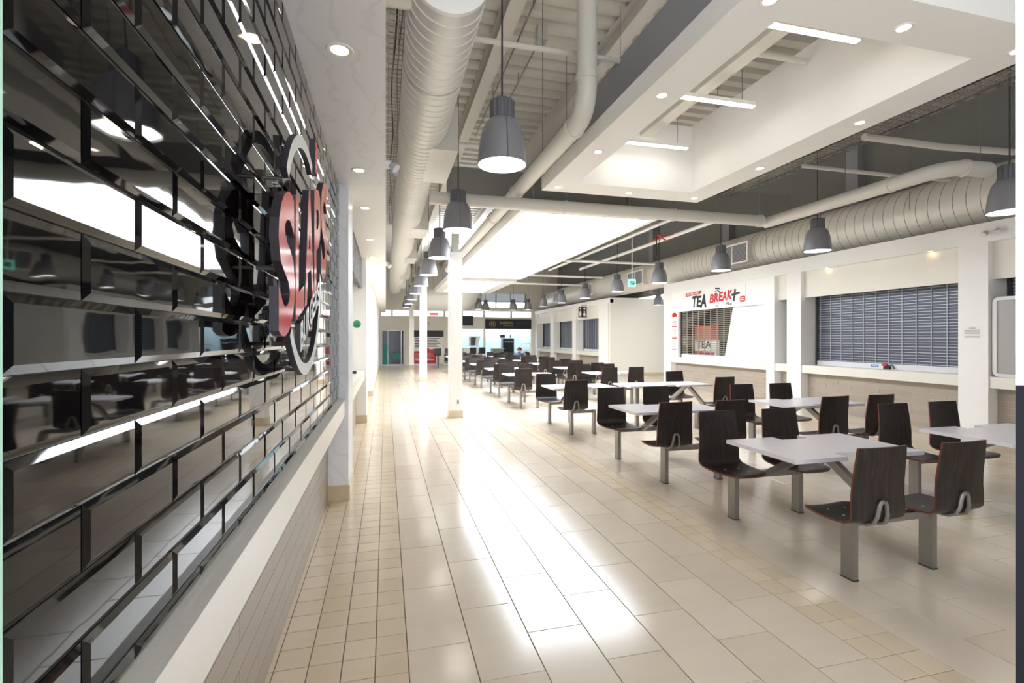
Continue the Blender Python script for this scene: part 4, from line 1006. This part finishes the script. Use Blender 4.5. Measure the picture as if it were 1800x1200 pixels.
def tray(x0, x1, y0, y1, z, label, red='seam'):
    t = thing('cable_tray', ((x0 + x1) / 2, (y0 + y1) / 2, z), label, 'cable tray')
    m = MB()
    k = 0
    n = max(3, int((x1 - x0) / 0.05))
    for i in range(n + 1):
        xx = x0 + (x1 - x0) * i / n; m.box(xx - 0.003, xx + 0.003, y0, y1, z, z + 0.006)
    yy = y0
    while yy < y1: m.box(x0, x1, yy, yy + 0.006, z - 0.006, z); yy += 0.1
    obj('wire_mesh', m, 'steel', t, kind='stuff')
    for i in range(4):
        xx = x0 + (x1 - x0) * (0.2 + 0.2 * i)
        obj('cable', MB().tube([(xx + 0.02 * math.sin(j * 1.3 + i), y0 + (y1 - y0) * j / 16, z + 0.02) for j in range(17)], 0.009, 6), ('ink', 'seam', red, 'cord')[i], t, smooth=True)
tray(0.03, 0.33, 4.2, 14.0, 4.75, 'wire mesh cable tray between the left soffit and the duct', 'redpipe')
tray(6.2, 6.75, 1.0, 8.4, 4.42, 'wire mesh cable tray right of the white raft')
t = thing('fire_valve', (7.0, 11.5, 4.25), 'red sprinkler pipe cross beside the right pendant row', 'valve')
obj('tube', MB().tube([(6.75, 11.3, 4.28), (7.3, 11.75, 4.22)], 0.02, 10), 'redpipe', t, smooth=True); obj('tube', MB().tube([(6.85, 11.7, 4.22), (7.2, 11.3, 4.3)], 0.018, 10), 'redpipe', t, smooth=True)
obj('hanger', MB().tube([(7.02, 11.52, 4.26), (7.02, 11.52, 6.14)], 0.008, 8), 'cord', t)
obj('drop', MB().tube([(6.85, 11.5, 4.25), (6.85, 11.5, 3.75)], 0.014, 8), 'cord', t)
# exit sign
t = thing('exit_sign', (7.0, 13.1, 3.1), 'hanging green and white exit sign before the right duct', 'sign')
obj('body', MB().box(6.88, 7.1, 13.06, 13.1, 3.12, 3.34), 'exitgreen', t); obj('pictogram', MB().box(6.92, 7.06, 13.052, 13.06, 3.18, 3.28), 'green', t); obj('arrow', MB().bar((6.93, 13.05, 3.21), (7.05, 13.05, 3.26), 0.004, 0.03), 'paper', t)
obj('rod', MB().tube([(6.99, 13.08, 3.34), (6.99, 13.08, 6.14)], 0.014, 8), 'warmwhite', t)
# restroom sign
t = thing('restroom_sign', (9.0, 21.6, 2.6), 'black and white restroom sign projecting before the far right stalls', 'sign')
obj('board', MB().box(8.78, 9.19, 21.6, 21.63, 2.6, 3.1), 'ink', t)
obj('bracket', MB().box(8.9, 9.1, 21.6, 21.63, 3.1, 3.2), 'alu', t); obj('bracket', MB().box(9.0, 9.3, 21.605, 21.625, 3.14, 3.18), 'alu', t)
def figure(x, skirt):
    m = MB().lathe([(0.001, 0), (0.035, 0)], n=12); m.map(lambda v: (x + v.x, 21.598, 2.87 + v.y)); m.f = [list(reversed(f)) for f in m.f]
    b = MB(); y = 21.597
    if skirt: b.add([(x - 0.03, y, 2.83), (x - 0.075, y, 2.7), (x + 0.075, y, 2.7), (x + 0.03, y, 2.83)], [(0, 1, 2, 3)])
    else: b.box(x - 0.055, x + 0.055, y, y + 0.002, 2.7, 2.83)
    b.box(x - 0.035, x - 0.005, y, y + 0.002, 2.63, 2.7); b.box(x + 0.005, x + 0.035, y, y + 0.002, 2.63, 2.7)
    h = MB(); h.add(m.v, m.f); h.add(b.v, b.f); return h
obj('pictogram', figure(8.86, False), 'paper', t); obj('pictogram', figure(9.07, True), 'paper', t)
a1 = MB().add([(9.0, 21.597, 3.0), (9.0, 21.597, 3.03), (9.07, 21.597, 3.03), (9.07, 21.597, 3.07), (9.13, 21.597, 3.015), (9.07, 21.597, 2.96), (9.07, 21.597, 3.0)], [(0, 6, 5, 4, 3, 2, 1)]); obj('arrow', a1, 'paper', t)
a2 = MB().add([(8.88, 21.597, 2.95), (8.82, 21.597, 3.015), (8.88, 21.597, 3.08)], [(0, 2, 1)]); obj('arrow', a2, 'paper', t)
# emergency twin lights
def twin(x, y, z, dirx, label):
    t = thing('emergency_light', (x, y, z), label, 'emergency light', 'twin emergency lights')
    obj('mount', MB().tube([(x, y, z), (x + dirx * 0.05, y, z)], 0.04, 14), 'warmwhite', t, smooth=True)
    for s in (-1, 1):
        hd = obj('lamp_head', MB().tube([(x + dirx * 0.05, y + s * 0.07, z - 0.02), (x + dirx * 0.09, y + s * 0.09, z - 0.06)], [0.03, 0.045], 14), 'alu', t, smooth=True)
        obj('lens', MB().tube([(x + dirx * 0.09, y + s * 0.09, z - 0.06), (x + dirx * 0.094, y + s * 0.092, z - 0.064)], 0.042, 14), 'lens', hd, smooth=True)
        obj('arm', MB().tube([(x + dirx * 0.04, y, z), (x + dirx * 0.055, y + s * 0.07, z - 0.02)], 0.012, 8), 'warmwhite', t)
twin(0.0, 4.72, 3.22, 1, 'twin emergency lamp on the left soffit edge near the duct')
twin(0.0, 11.0, 3.22, 1, 'small twin emergency lamp further along the left soffit')
twin(X_COLR, 5.55, 3.3, -1, 'twin emergency lamp on the right bulkhead above the pier')

# ------------------------------------------------------------------ far end: doors, poster wall, shops
def far_end():
    Y = Y_BACK
    d = thing('door_1', (0.4, Y, 0), 'dark glazed entrance doors with teal figures at the far end', 'door'); d['kind'] = 'structure'
    fr = MB(); fr.box(-0.26, -0.2, Y - 0.03, Y + 0.03, 0, 2.12); fr.box(1.02, 1.08, Y - 0.03, Y + 0.03, 0, 2.12); fr.box(-0.2, 1.02, Y - 0.03, Y + 0.03, 2.06, 2.12); fr.box(0.1, 0.14, Y - 0.03, Y + 0.03, 0, 2.06); fr.box(0.86, 0.92, Y - 0.03, Y + 0.03, 0, 2.06)
    obj('frame', fr, 'alu', d)
    for a, b in ((-0.2, 0.1), (0.14, 0.86), (0.92, 1.02)): obj('pane', MB().box(a, b, Y - 0.005, Y + 0.005, 0.08, 2.06), 'glassdark', d)
    obj('kick_rail', MB().box(-0.2, 1.02, Y - 0.02, Y + 0.02, 0.0, 0.08), 'alu', d)
    obj('teal_print', MB().prism([(-0.18, 0.12), (0.3, 0.12), (0.25, 0.6), (0.12, 0.8), (0.22, 1.05), (0.0, 1.35), (-0.15, 1.3)], 0, 0.004).map(lambda v: (v.x, Y - 0.01 - v.z, v.y)), 'teal', d)
    obj('teal_print', MB().prism([(0.35, 0.45), (0.8, 0.4), (0.95, 0.6), (0.75, 0.78), (0.45, 0.74)], 0, 0.004).map(lambda v: (v.x, Y - 0.01 - v.z, v.y)), 'teal', d)
    obj('vestibule', MB().box(-0.9, 1.6, Y + 1.8, Y + 1.9, 0, 2.6), 'dark', d)
    # poster wall
    p = thing('poster_wall', (2.5, Y, 0), 'red and white printed hoarding between the far columns', 'poster')
    obj('dark_band', MB().box(1.64, 3.4, Y - 0.03, Y - 0.005, 1.7, 2.1), 'ink', p)
    obj('white_print', MB().box(1.64, 3.4, Y - 0.03, Y - 0.005, 0.85, 1.7), 'paper', p)
    obj('red_print', MB().box(1.64, 2.95, Y - 0.03, Y - 0.005, 0.1, 0.85), 'redpanel', p)
    sw = MB().prism([(2.05, 0.85), (2.95, 0.85), (3.3, 1.02), (2.9, 1.0), (2.6, 0.95), (2.25, 1.2), (2.1, 1.4)], 0, 0.005); sw.map(lambda v: (v.x, Y - 0.03 - v.z, v.y)); obj('red_print', sw, 'redpanel', p)
    ln = MB()
    for k in range(6):
        zz = 1.6 - k * 0.1; ln.box(2.35 + 0.05 * (k % 2), 3.2 - 0.1 * ((k * 5) % 3), Y - 0.033, Y - 0.03, zz, zz + 0.035)
        ln.box(1.68, 1.95, Y - 0.033, Y - 0.03, zz - 0.02, zz + 0.03)
    obj('print', ln, 'greyink', p)
    wl = MB()
    for k in range(4): wl.box(1.7, 2.8 - 0.15 * (k % 2), Y - 0.033, Y - 0.03, 0.3 + k * 0.12, 0.34 + k * 0.12)
    obj('print', wl, 'paper', p)
    obj('frame', MB().box(1.62, 3.42, Y - 0.04, Y - 0.005, 0.0, 0.1), 'alu', p)
    # clock and red lit sign
    c = thing('wall_clock', (2.45, Y, 2.4), 'small round clock above the hoarding', 'clock')
    m = MB().tube([(2.45, Y - 0.05, 2.48), (2.45, Y - 0.002, 2.48)], 0.1, 20); obj('case', m, 'ink', c); obj('face', MB().tube([(2.45, Y - 0.055, 2.48), (2.45, Y - 0.05, 2.48)], 0.08, 20), 'paper', c)
    obj('hand', MB().box(2.445, 2.455, Y - 0.058, Y - 0.055, 2.48, 2.545), 'ink', c)
    e = thing('exit_sign', (2.6, 26.8, 2.9), 'red lit exit sign hanging before the hoarding', 'sign')
    obj('body', MB().box(2.3, 2.75, 26.8, 26.86, 2.86, 3.0), 'redlit', e); obj('rod', MB().tube([(2.5, 26.83, 3.0), (2.5, 26.83, 6.14)], 0.012, 8), 'alu', e)
    # first shop
    s1 = thing('shop_interior', (5.2, Y + 1.2, 0), 'pale grey shop interior left of the dark sign', 'shop')
    obj('back_panel', MB().box(4.4, 6.0, Y + 2.3, Y + 2.4, 0, 2.6), 'blueshop', s1); obj('side_panel', MB().box(4.4, 4.46, Y + 0.18, Y + 2.3, 0, 2.6), 'blueshop', s1)
    obj('ceiling_light', MB().box(4.5, 5.9, Y + 0.4, Y + 2.2, 2.55, 2.6), 'shopglow', s1)
    obj('white_counter', MB().box(4.56, 5.7, Y - 0.4, Y + 0.1, 0.0, 1.02), 'warmwhite', s1)
    obj('poster_frame', MB().prism([(5.0, 1.1), (5.55, 1.1), (5.75, 1.75), (5.0, 1.75)], 0, 0.03).map(lambda v: (v.x, Y + 0.3 - v.z, v.y)), 'paper', s1)
    obj('poster_print', MB().prism([(5.12, 1.18), (5.4, 1.18), (5.45, 1.68), (5.12, 1.68)], 0, 0.006).map(lambda v: (v.x, Y + 0.262 - v.z, v.y)), 'greyink', s1)
    tv = thing('television', (4.85, Y, 2.35), 'black screen mounted above the left far shop', 'television')
    obj('bezel', MB().rbox(4.5, 5.2, Y - 0.12, Y - 0.04, 2.4, 3.0, 0.01), 'black', tv); obj('screen', MB().box(4.53, 5.17, Y - 0.125, Y - 0.12, 2.43, 2.96), 'navy', tv); obj('bracket', MB().box(4.8, 4.9, Y - 0.04, Y - 0.001, 2.6, 2.75), 'steeldark', tv)
    # second shop with dark sign
    s2 = thing('shop_interior', (7.45, Y + 1.5, 0), 'pale blue lit shop interior below the dark sign', 'shop')
    obj('back_panel', MB().box(5.97, 9.1, Y + 3.0, Y + 3.1, 0, 2.6), 'blueshop', s2); obj('side_panel', MB().box(9.0, 9.06, Y + 0.18, Y + 3.0, 0, 2.6), 'blueshop', s2); obj('side_panel', MB().box(6.0, 6.04, Y + 0.18, Y + 3.0, 0, 2.6), 'blueshop', s2)
    obj('ceiling_light', MB().box(6.1, 8.9, Y + 0.5, Y + 2.8, 2.55, 2.6), 'shopglow', s2)
    f = thing('fridge', (7.85, Y + 1.6, 0), 'dark fridge with shelves in the pale blue shop', 'fridge')
    obj('body', MB().box(7.45, 8.2, Y + 1.4, Y + 2.0, 0.0, 1.62), 'fridge', f); obj('door', MB().box(7.48, 8.17, Y + 1.38, Y + 1.4, 0.1, 1.55), 'black', f); obj('handle', MB().box(7.55, 8.1, Y + 1.34, Y + 1.38, 1.36, 1.4), 'alu', f)
    q = thing('wall_shelf', (7.6, Y + 1.6, 1.7), 'small shelf of dark boxes above the fridge', 'shelf')
    obj('board', MB().box(7.25, 8.2, Y + 1.4, Y + 1.8, 1.625, 1.66), 'alu', q); obj('bin', MB().rbox(7.3, 7.6, Y + 1.45, Y + 1.7, 1.66, 1.85, 0.02), 'black', q); obj('bottle', MB().lathe([(0.04, 0), (0.04, 0.15), (0.015, 0.2), (0.015, 0.25)], (8.0, Y + 1.55, 1.66), 12, captop=True), 'ink', q)
    g = thing('shop_counter', (6.9, Y + 0.6, 0), 'grey green counter block in front of the pale blue shop', 'counter')
    obj('body', MB().box(6.55, 7.25, Y + 0.4, Y + 1.0, 0, 0.95), 'greencounter', g); obj('top', MB().box(6.5, 7.3, Y + 0.36, Y + 1.04, 0.95, 0.99), 'alu', g)
    w = thing('rolling_rack', (8.5, Y - 0.5, 0), 'thin white wheeled rack before the pale blue shop', 'rack')
    for a in (8.2, 8.75): obj('post', MB().tube([(a, Y - 0.5, 0.05), (a, Y - 0.5, 1.3)], 0.014, 8), 'alu', w)
    for zz in (0.4, 0.85, 1.28): obj('rail', MB().tube([(8.2, Y - 0.5, zz), (8.75, Y - 0.5, zz)], 0.012, 8), 'alu', w)
    for a in (8.2, 8.75): obj('foot', MB().box(a - 0.02, a + 0.02, Y - 0.7, Y - 0.3, 0.03, 0.06), 'alu', w); obj('wheel', MB().tube([(a - 0.015, Y - 0.68, 0.03), (a + 0.015, Y - 0.68, 0.03)], 0.03, 10), 'black', w); obj('wheel', MB().tube([(a - 0.015, Y - 0.32, 0.03), (a + 0.015, Y - 0.32, 0.03)], 0.03, 10), 'black', w)
    sg = thing('shop_sign', (7.45, Y, 2.2), 'dark shop sign with gold emblem over the pale blue shop', 'sign')
    obj('board', MB().box(5.98, 8.94, Y - 0.1, Y - 0.001, 2.21, 2.82), 'navy', sg)
    def put(txt, x0, x1, z0, z1, m, b=0.0): obj('lettering', on_front(fit_text(txt, x1 - x0, z1 - z0, 0.006, b), x0, Y - 0.1, z0), m, sg)
    put('NARAIN', 6.9, 7.75, 2.5, 2.68, 'gold'); put('CATERER', 7.95, 8.8, 2.5, 2.68, 'dimgold'); put('INDIAN CUISINE', 7.15, 7.75, 2.38, 2.44, 'gold')
    rg = MB(); n = 28
    for k in range(n):
        a, b = 2 * PI * k / n, 2 * PI * (k + 1) / n
        if 1.2 < (a % (2 * PI)) < 1.9: continue
        vs = [(6.42 + r * math.cos(q_), Y - 0.103, 2.5 + r * math.sin(q_)) for q_ in (a, b) for r in (0.18, 0.2)]; rg.add(vs, [(0, 1, 3, 2)])
    obj('emblem_ring', rg, 'gold', sg); put('N', 6.33, 6.5, 2.4, 2.68, 'gold')
    # bar table with stools between the columns
    b = thing('bar_table', (3.05, 26.9, 0), 'white topped bar table by the far column', 'table')
    obj('top', MB().rbox(2.55, 3.6, 26.6, 27.1, 1.0, 1.04, 0.008), 'table', b)
    for xx in (2.75, 3.4): obj('leg', MB().box(xx - 0.04, xx + 0.04, 26.8, 26.9, 0, 1.0), 'steeldark', b)
    sm = [MB().rbox(-0.19, 0.19, -0.19, 0.19, 0.7, 0.76, 0.02).mesh('seat', 'ink'), MB().box(-0.19, 0.19, 0.16, 0.2, 0.76, 1.08).mesh('backrest', 'ink'), MB().tube([(0, 0, 0), (0, 0, 0.7)], 0.03, 10).mesh('post', 'steel'), MB().lathe([(0.2, 0), (0.2, 0.015), (0.03, 0.03)], n=18, capbot=True).mesh('base', 'steel')]
    for i, (xx, yy) in enumerate(((2.65, 26.2), (3.2, 26.2), (5.0, 28.9), (5.55, 28.9))):
        s = thing('bar_stool', (xx, yy, 0), ('black bar stool at the far bar table, %s of two', 'black bar stool before the white shop counter, %s of two')[i // 2] % ('left' if i % 2 == 0 else 'right'), 'stool', 'black bar stools')
        for nm, me in zip(('seat', 'backrest', 'post', 'base'), sm): inst(nm, me, s, rz=PI if True else 0)
far_end()

# ------------------------------------------------------------------ seated person and backpack
def person():
    cx = 5.46 + SX; cy = ROWS[7] + 2 * DY
    t = thing('person', (cx, cy, 0), 'person in a grey blue shirt leaning over a far table', 'person')
    V = []; E = []; R = []
    def v(x, y, z, r, p=None):
        V.append((x, y, z)); R.append(r)
        if p is not None: E.append((p, len(V) - 1))
        return len(V) - 1
    # local frame: sitter faces -y (towards the camera)
    pel = v(0, 0.02, 0.585, 0.14); ab = v(0, -0.05, 0.70, 0.14, pel); ch = v(0, -0.17, 0.86, 0.155, ab); nk = v(0, -0.26, 0.99, 0.06, ch); v(0.01, -0.30, 1.05, 0.055, nk)
    for s in (-1, 1):
        hp = v(s * 0.1, 0.0, 0.53, 0.095, pel); kn = v(s * 0.13, -0.40, 0.52, 0.065, hp); an = v(s * 0.13, -0.38, 0.1, 0.045, kn); v(s * 0.13, -0.52, 0.04, 0.04, an)
        sh = v(s * 0.19, -0.2, 0.91, 0.06, ch); el = v(s * 0.27, -0.36, 0.80, 0.045, sh); wr = v(s * 0.12, -0.52, 0.79, 0.03, el); pm = v(s * 0.08, -0.58, 0.785, 0.026, wr)
        for k in range(4):
            f1 = v(s * (0.085 - 0.022 * k), -0.635, 0.785, 0.009, pm); v(s * (0.08 - 0.02 * k), -0.675 + 0.006 * abs(k - 1.5), 0.772, 0.008, f1)
        th = v(s * 0.045, -0.57, 0.79, 0.01, pm); v(s * 0.03, -0.61, 0.785, 0.009, th)
    me = bpy.data.meshes.new('body'); me.from_pydata(V, E, [])
    o = bpy.data.objects.new('body', me); COL.objects.link(o); o.parent = t
    sk = o.modifiers.new('skin', 'SKIN')
    if not me.skin_vertices:
        bpy.context.view_layer.objects.active = o; bpy.ops.mesh.customdata_skin_add()
    for i, d in enumerate(me.skin_vertices[0].data): d.radius = (R[i], R[i]); d.use_root = (i == 0)
    sb = o.modifiers.new('sub', 'SUBSURF'); sb.levels = 1; sb.render_levels = 1
    dg = bpy.context.evaluated_depsgraph_get(); m2 = bpy.data.meshes.new_from_object(o.evaluated_get(dg))
    o.modifiers.clear(); o.data = m2; m2.name = 'body'
    m2.materials.clear()
    for q in ('shirt', 'skin', 'trouser'): m2.materials.append(M[q])
    for p in m2.polygons:
        c = p.center; p.use_smooth = True
        p.material_index = 1 if (c.z > 0.985 or (c.y < -0.5 and c.z > 0.6)) else (2 if c.z < 0.57 else 0)
    # head with face
    hm = MB(); n = 20; rows = 12; vs = []
    for i in range(rows + 1):
        ph = PI * i / rows
        for k in range(n):
            a = 2 * PI * k / n; x = 0.078 * math.sin(ph) * math.cos(a); y = 0.098 * math.sin(ph) * math.sin(a); z = 0.12 * math.cos(ph)
            if z < -0.03: x *= 1 + (z + 0.03) * 3
            if y < -0.08 and -0.035 < z < 0.02: y -= 0.022 * max(0, 1 - abs(x) / 0.025)
            if y < -0.06 and abs(z - 0.02) < 0.02 and 0.02 < abs(x) < 0.05: y += 0.008
            vs.append((x, y, z))
    hm.add(vs, [(i * n + k, (i + 1) * n + k, (i + 1) * n + (k + 1) % n, i * n + (k + 1) % n) for i in range(rows) for k in range(n)])
    for s in (-1, 1): hm.tube([(s * 0.074, 0.005, -0.02), (s * 0.088, 0.012, 0.0), (s * 0.082, 0.008, 0.025)], [0.008, 0.012, 0.008], 8)
    rot = Matrix.Rotation(math.radians(30), 3, 'X') @ Matrix.Rotation(math.radians(35), 3, 'Z'); ctr = Vector((0.01, -0.36, 1.1))
    P = lambda q: ctr + rot @ q + Vector((cx, cy, 0))
    head = obj('head', hm.map(P), 'skin', t, smooth=True)
    hr = MB(); vs = []
    for i in range(9):
        ph = PI * 0.6 * i / 8
        for k in range(n):
            a = 2 * PI * k / n; f = 1.09; y = 0.1 * f * math.sin(ph) * math.sin(a); x = 0.08 * f * math.sin(ph) * math.cos(a); z = 0.122 * f * math.cos(ph)
            if y < -0.03: z = max(z, 0.055)
            vs.append((x, y + 0.006, z))
    hr.add(vs, [(i * n + k, (i + 1) * n + k, (i + 1) * n + (k + 1) % n, i * n + (k + 1) % n) for i in range(8) for k in range(n)])
    obj('hair', hr.map(P), 'hair', head, smooth=True)
    for s in (-1, 1):
        e = MB().lathe([(0.001, 0.004), (0.009, 0.0)], n=8); e.map(lambda q: P(Vector((s * 0.032 + q.x, -0.085 - q.z, 0.015 + q.y)))); obj('eye', e, 'ink', head)
    mo = MB().box(-0.02, 0.02, -0.09, -0.08, -0.062, -0.056).map(P); obj('mouth', mo, 'redink', head)
    b = thing('backpack', (cx, ROWS[7] - 0.28, 0.6), 'dark backpack hanging on the back of a far table seat', 'bag')
    m = MB().lathe([(0.001, 0.0), (0.15, 0.0), (0.19, 0.06), (0.2, 0.2), (0.17, 0.34), (0.1, 0.42), (0.001, 0.44)], n=20); m.map(lambda q: (cx + q.x, ROWS[7] - 0.345 + q.y * 0.55, 0.62 + q.z)); obj('body', m, 'navy', b, smooth=True)
    m = MB().lathe([(0.001, 0.0), (0.1, 0.0), (0.13, 0.05), (0.12, 0.16), (0.001, 0.19)], n=16); m.map(lambda q: (cx + q.x, ROWS[7] - 0.44 + q.y * 0.4, 0.66 + q.z)); obj('pocket', m, 'black', b, smooth=True)
    obj('strap', MB().tube([(cx - 0.05, ROWS[7] - 0.3, 1.0), (cx - 0.05, ROWS[7] - 0.2, 1.03), (cx - 0.05, ROWS[7] - 0.17, 0.9)], 0.015, 8), 'black', b, smooth=True)
person()

# ------------------------------------------------------------------ glazed entrance the photograph is taken through
t = thing('glass_door_leaf', (-0.27, 0.4, 0), 'pale green glass door edge at the left border', 'door')
obj('pane', MB().box(-0.37, -0.2535, 0.395, 0.405, 0.02, 2.6), 'glass', t); obj('polished_edge', MB().box(-0.2535, -0.2500, 0.394, 0.406, 0.02, 2.6), 'mintedge', t); obj('floor_rail', MB().box(-0.37, -0.2535, 0.385, 0.415, 0.0, 0.02), 'alu', t)
t = thing('door_post', (1.12, 0.6, 0), 'white and dark door post at the right border', 'door post')
JP = [(1.1, 0.633), (1.16, 0.571), (1.2, 0.571), (1.2, 0.633)]
obj('upper_panel', MB().prism(JP, 1.517, 2.7), 'warmwhite', t); obj('lower_panel', MB().prism(JP, 0.0, 1.515), 'navypost', t)
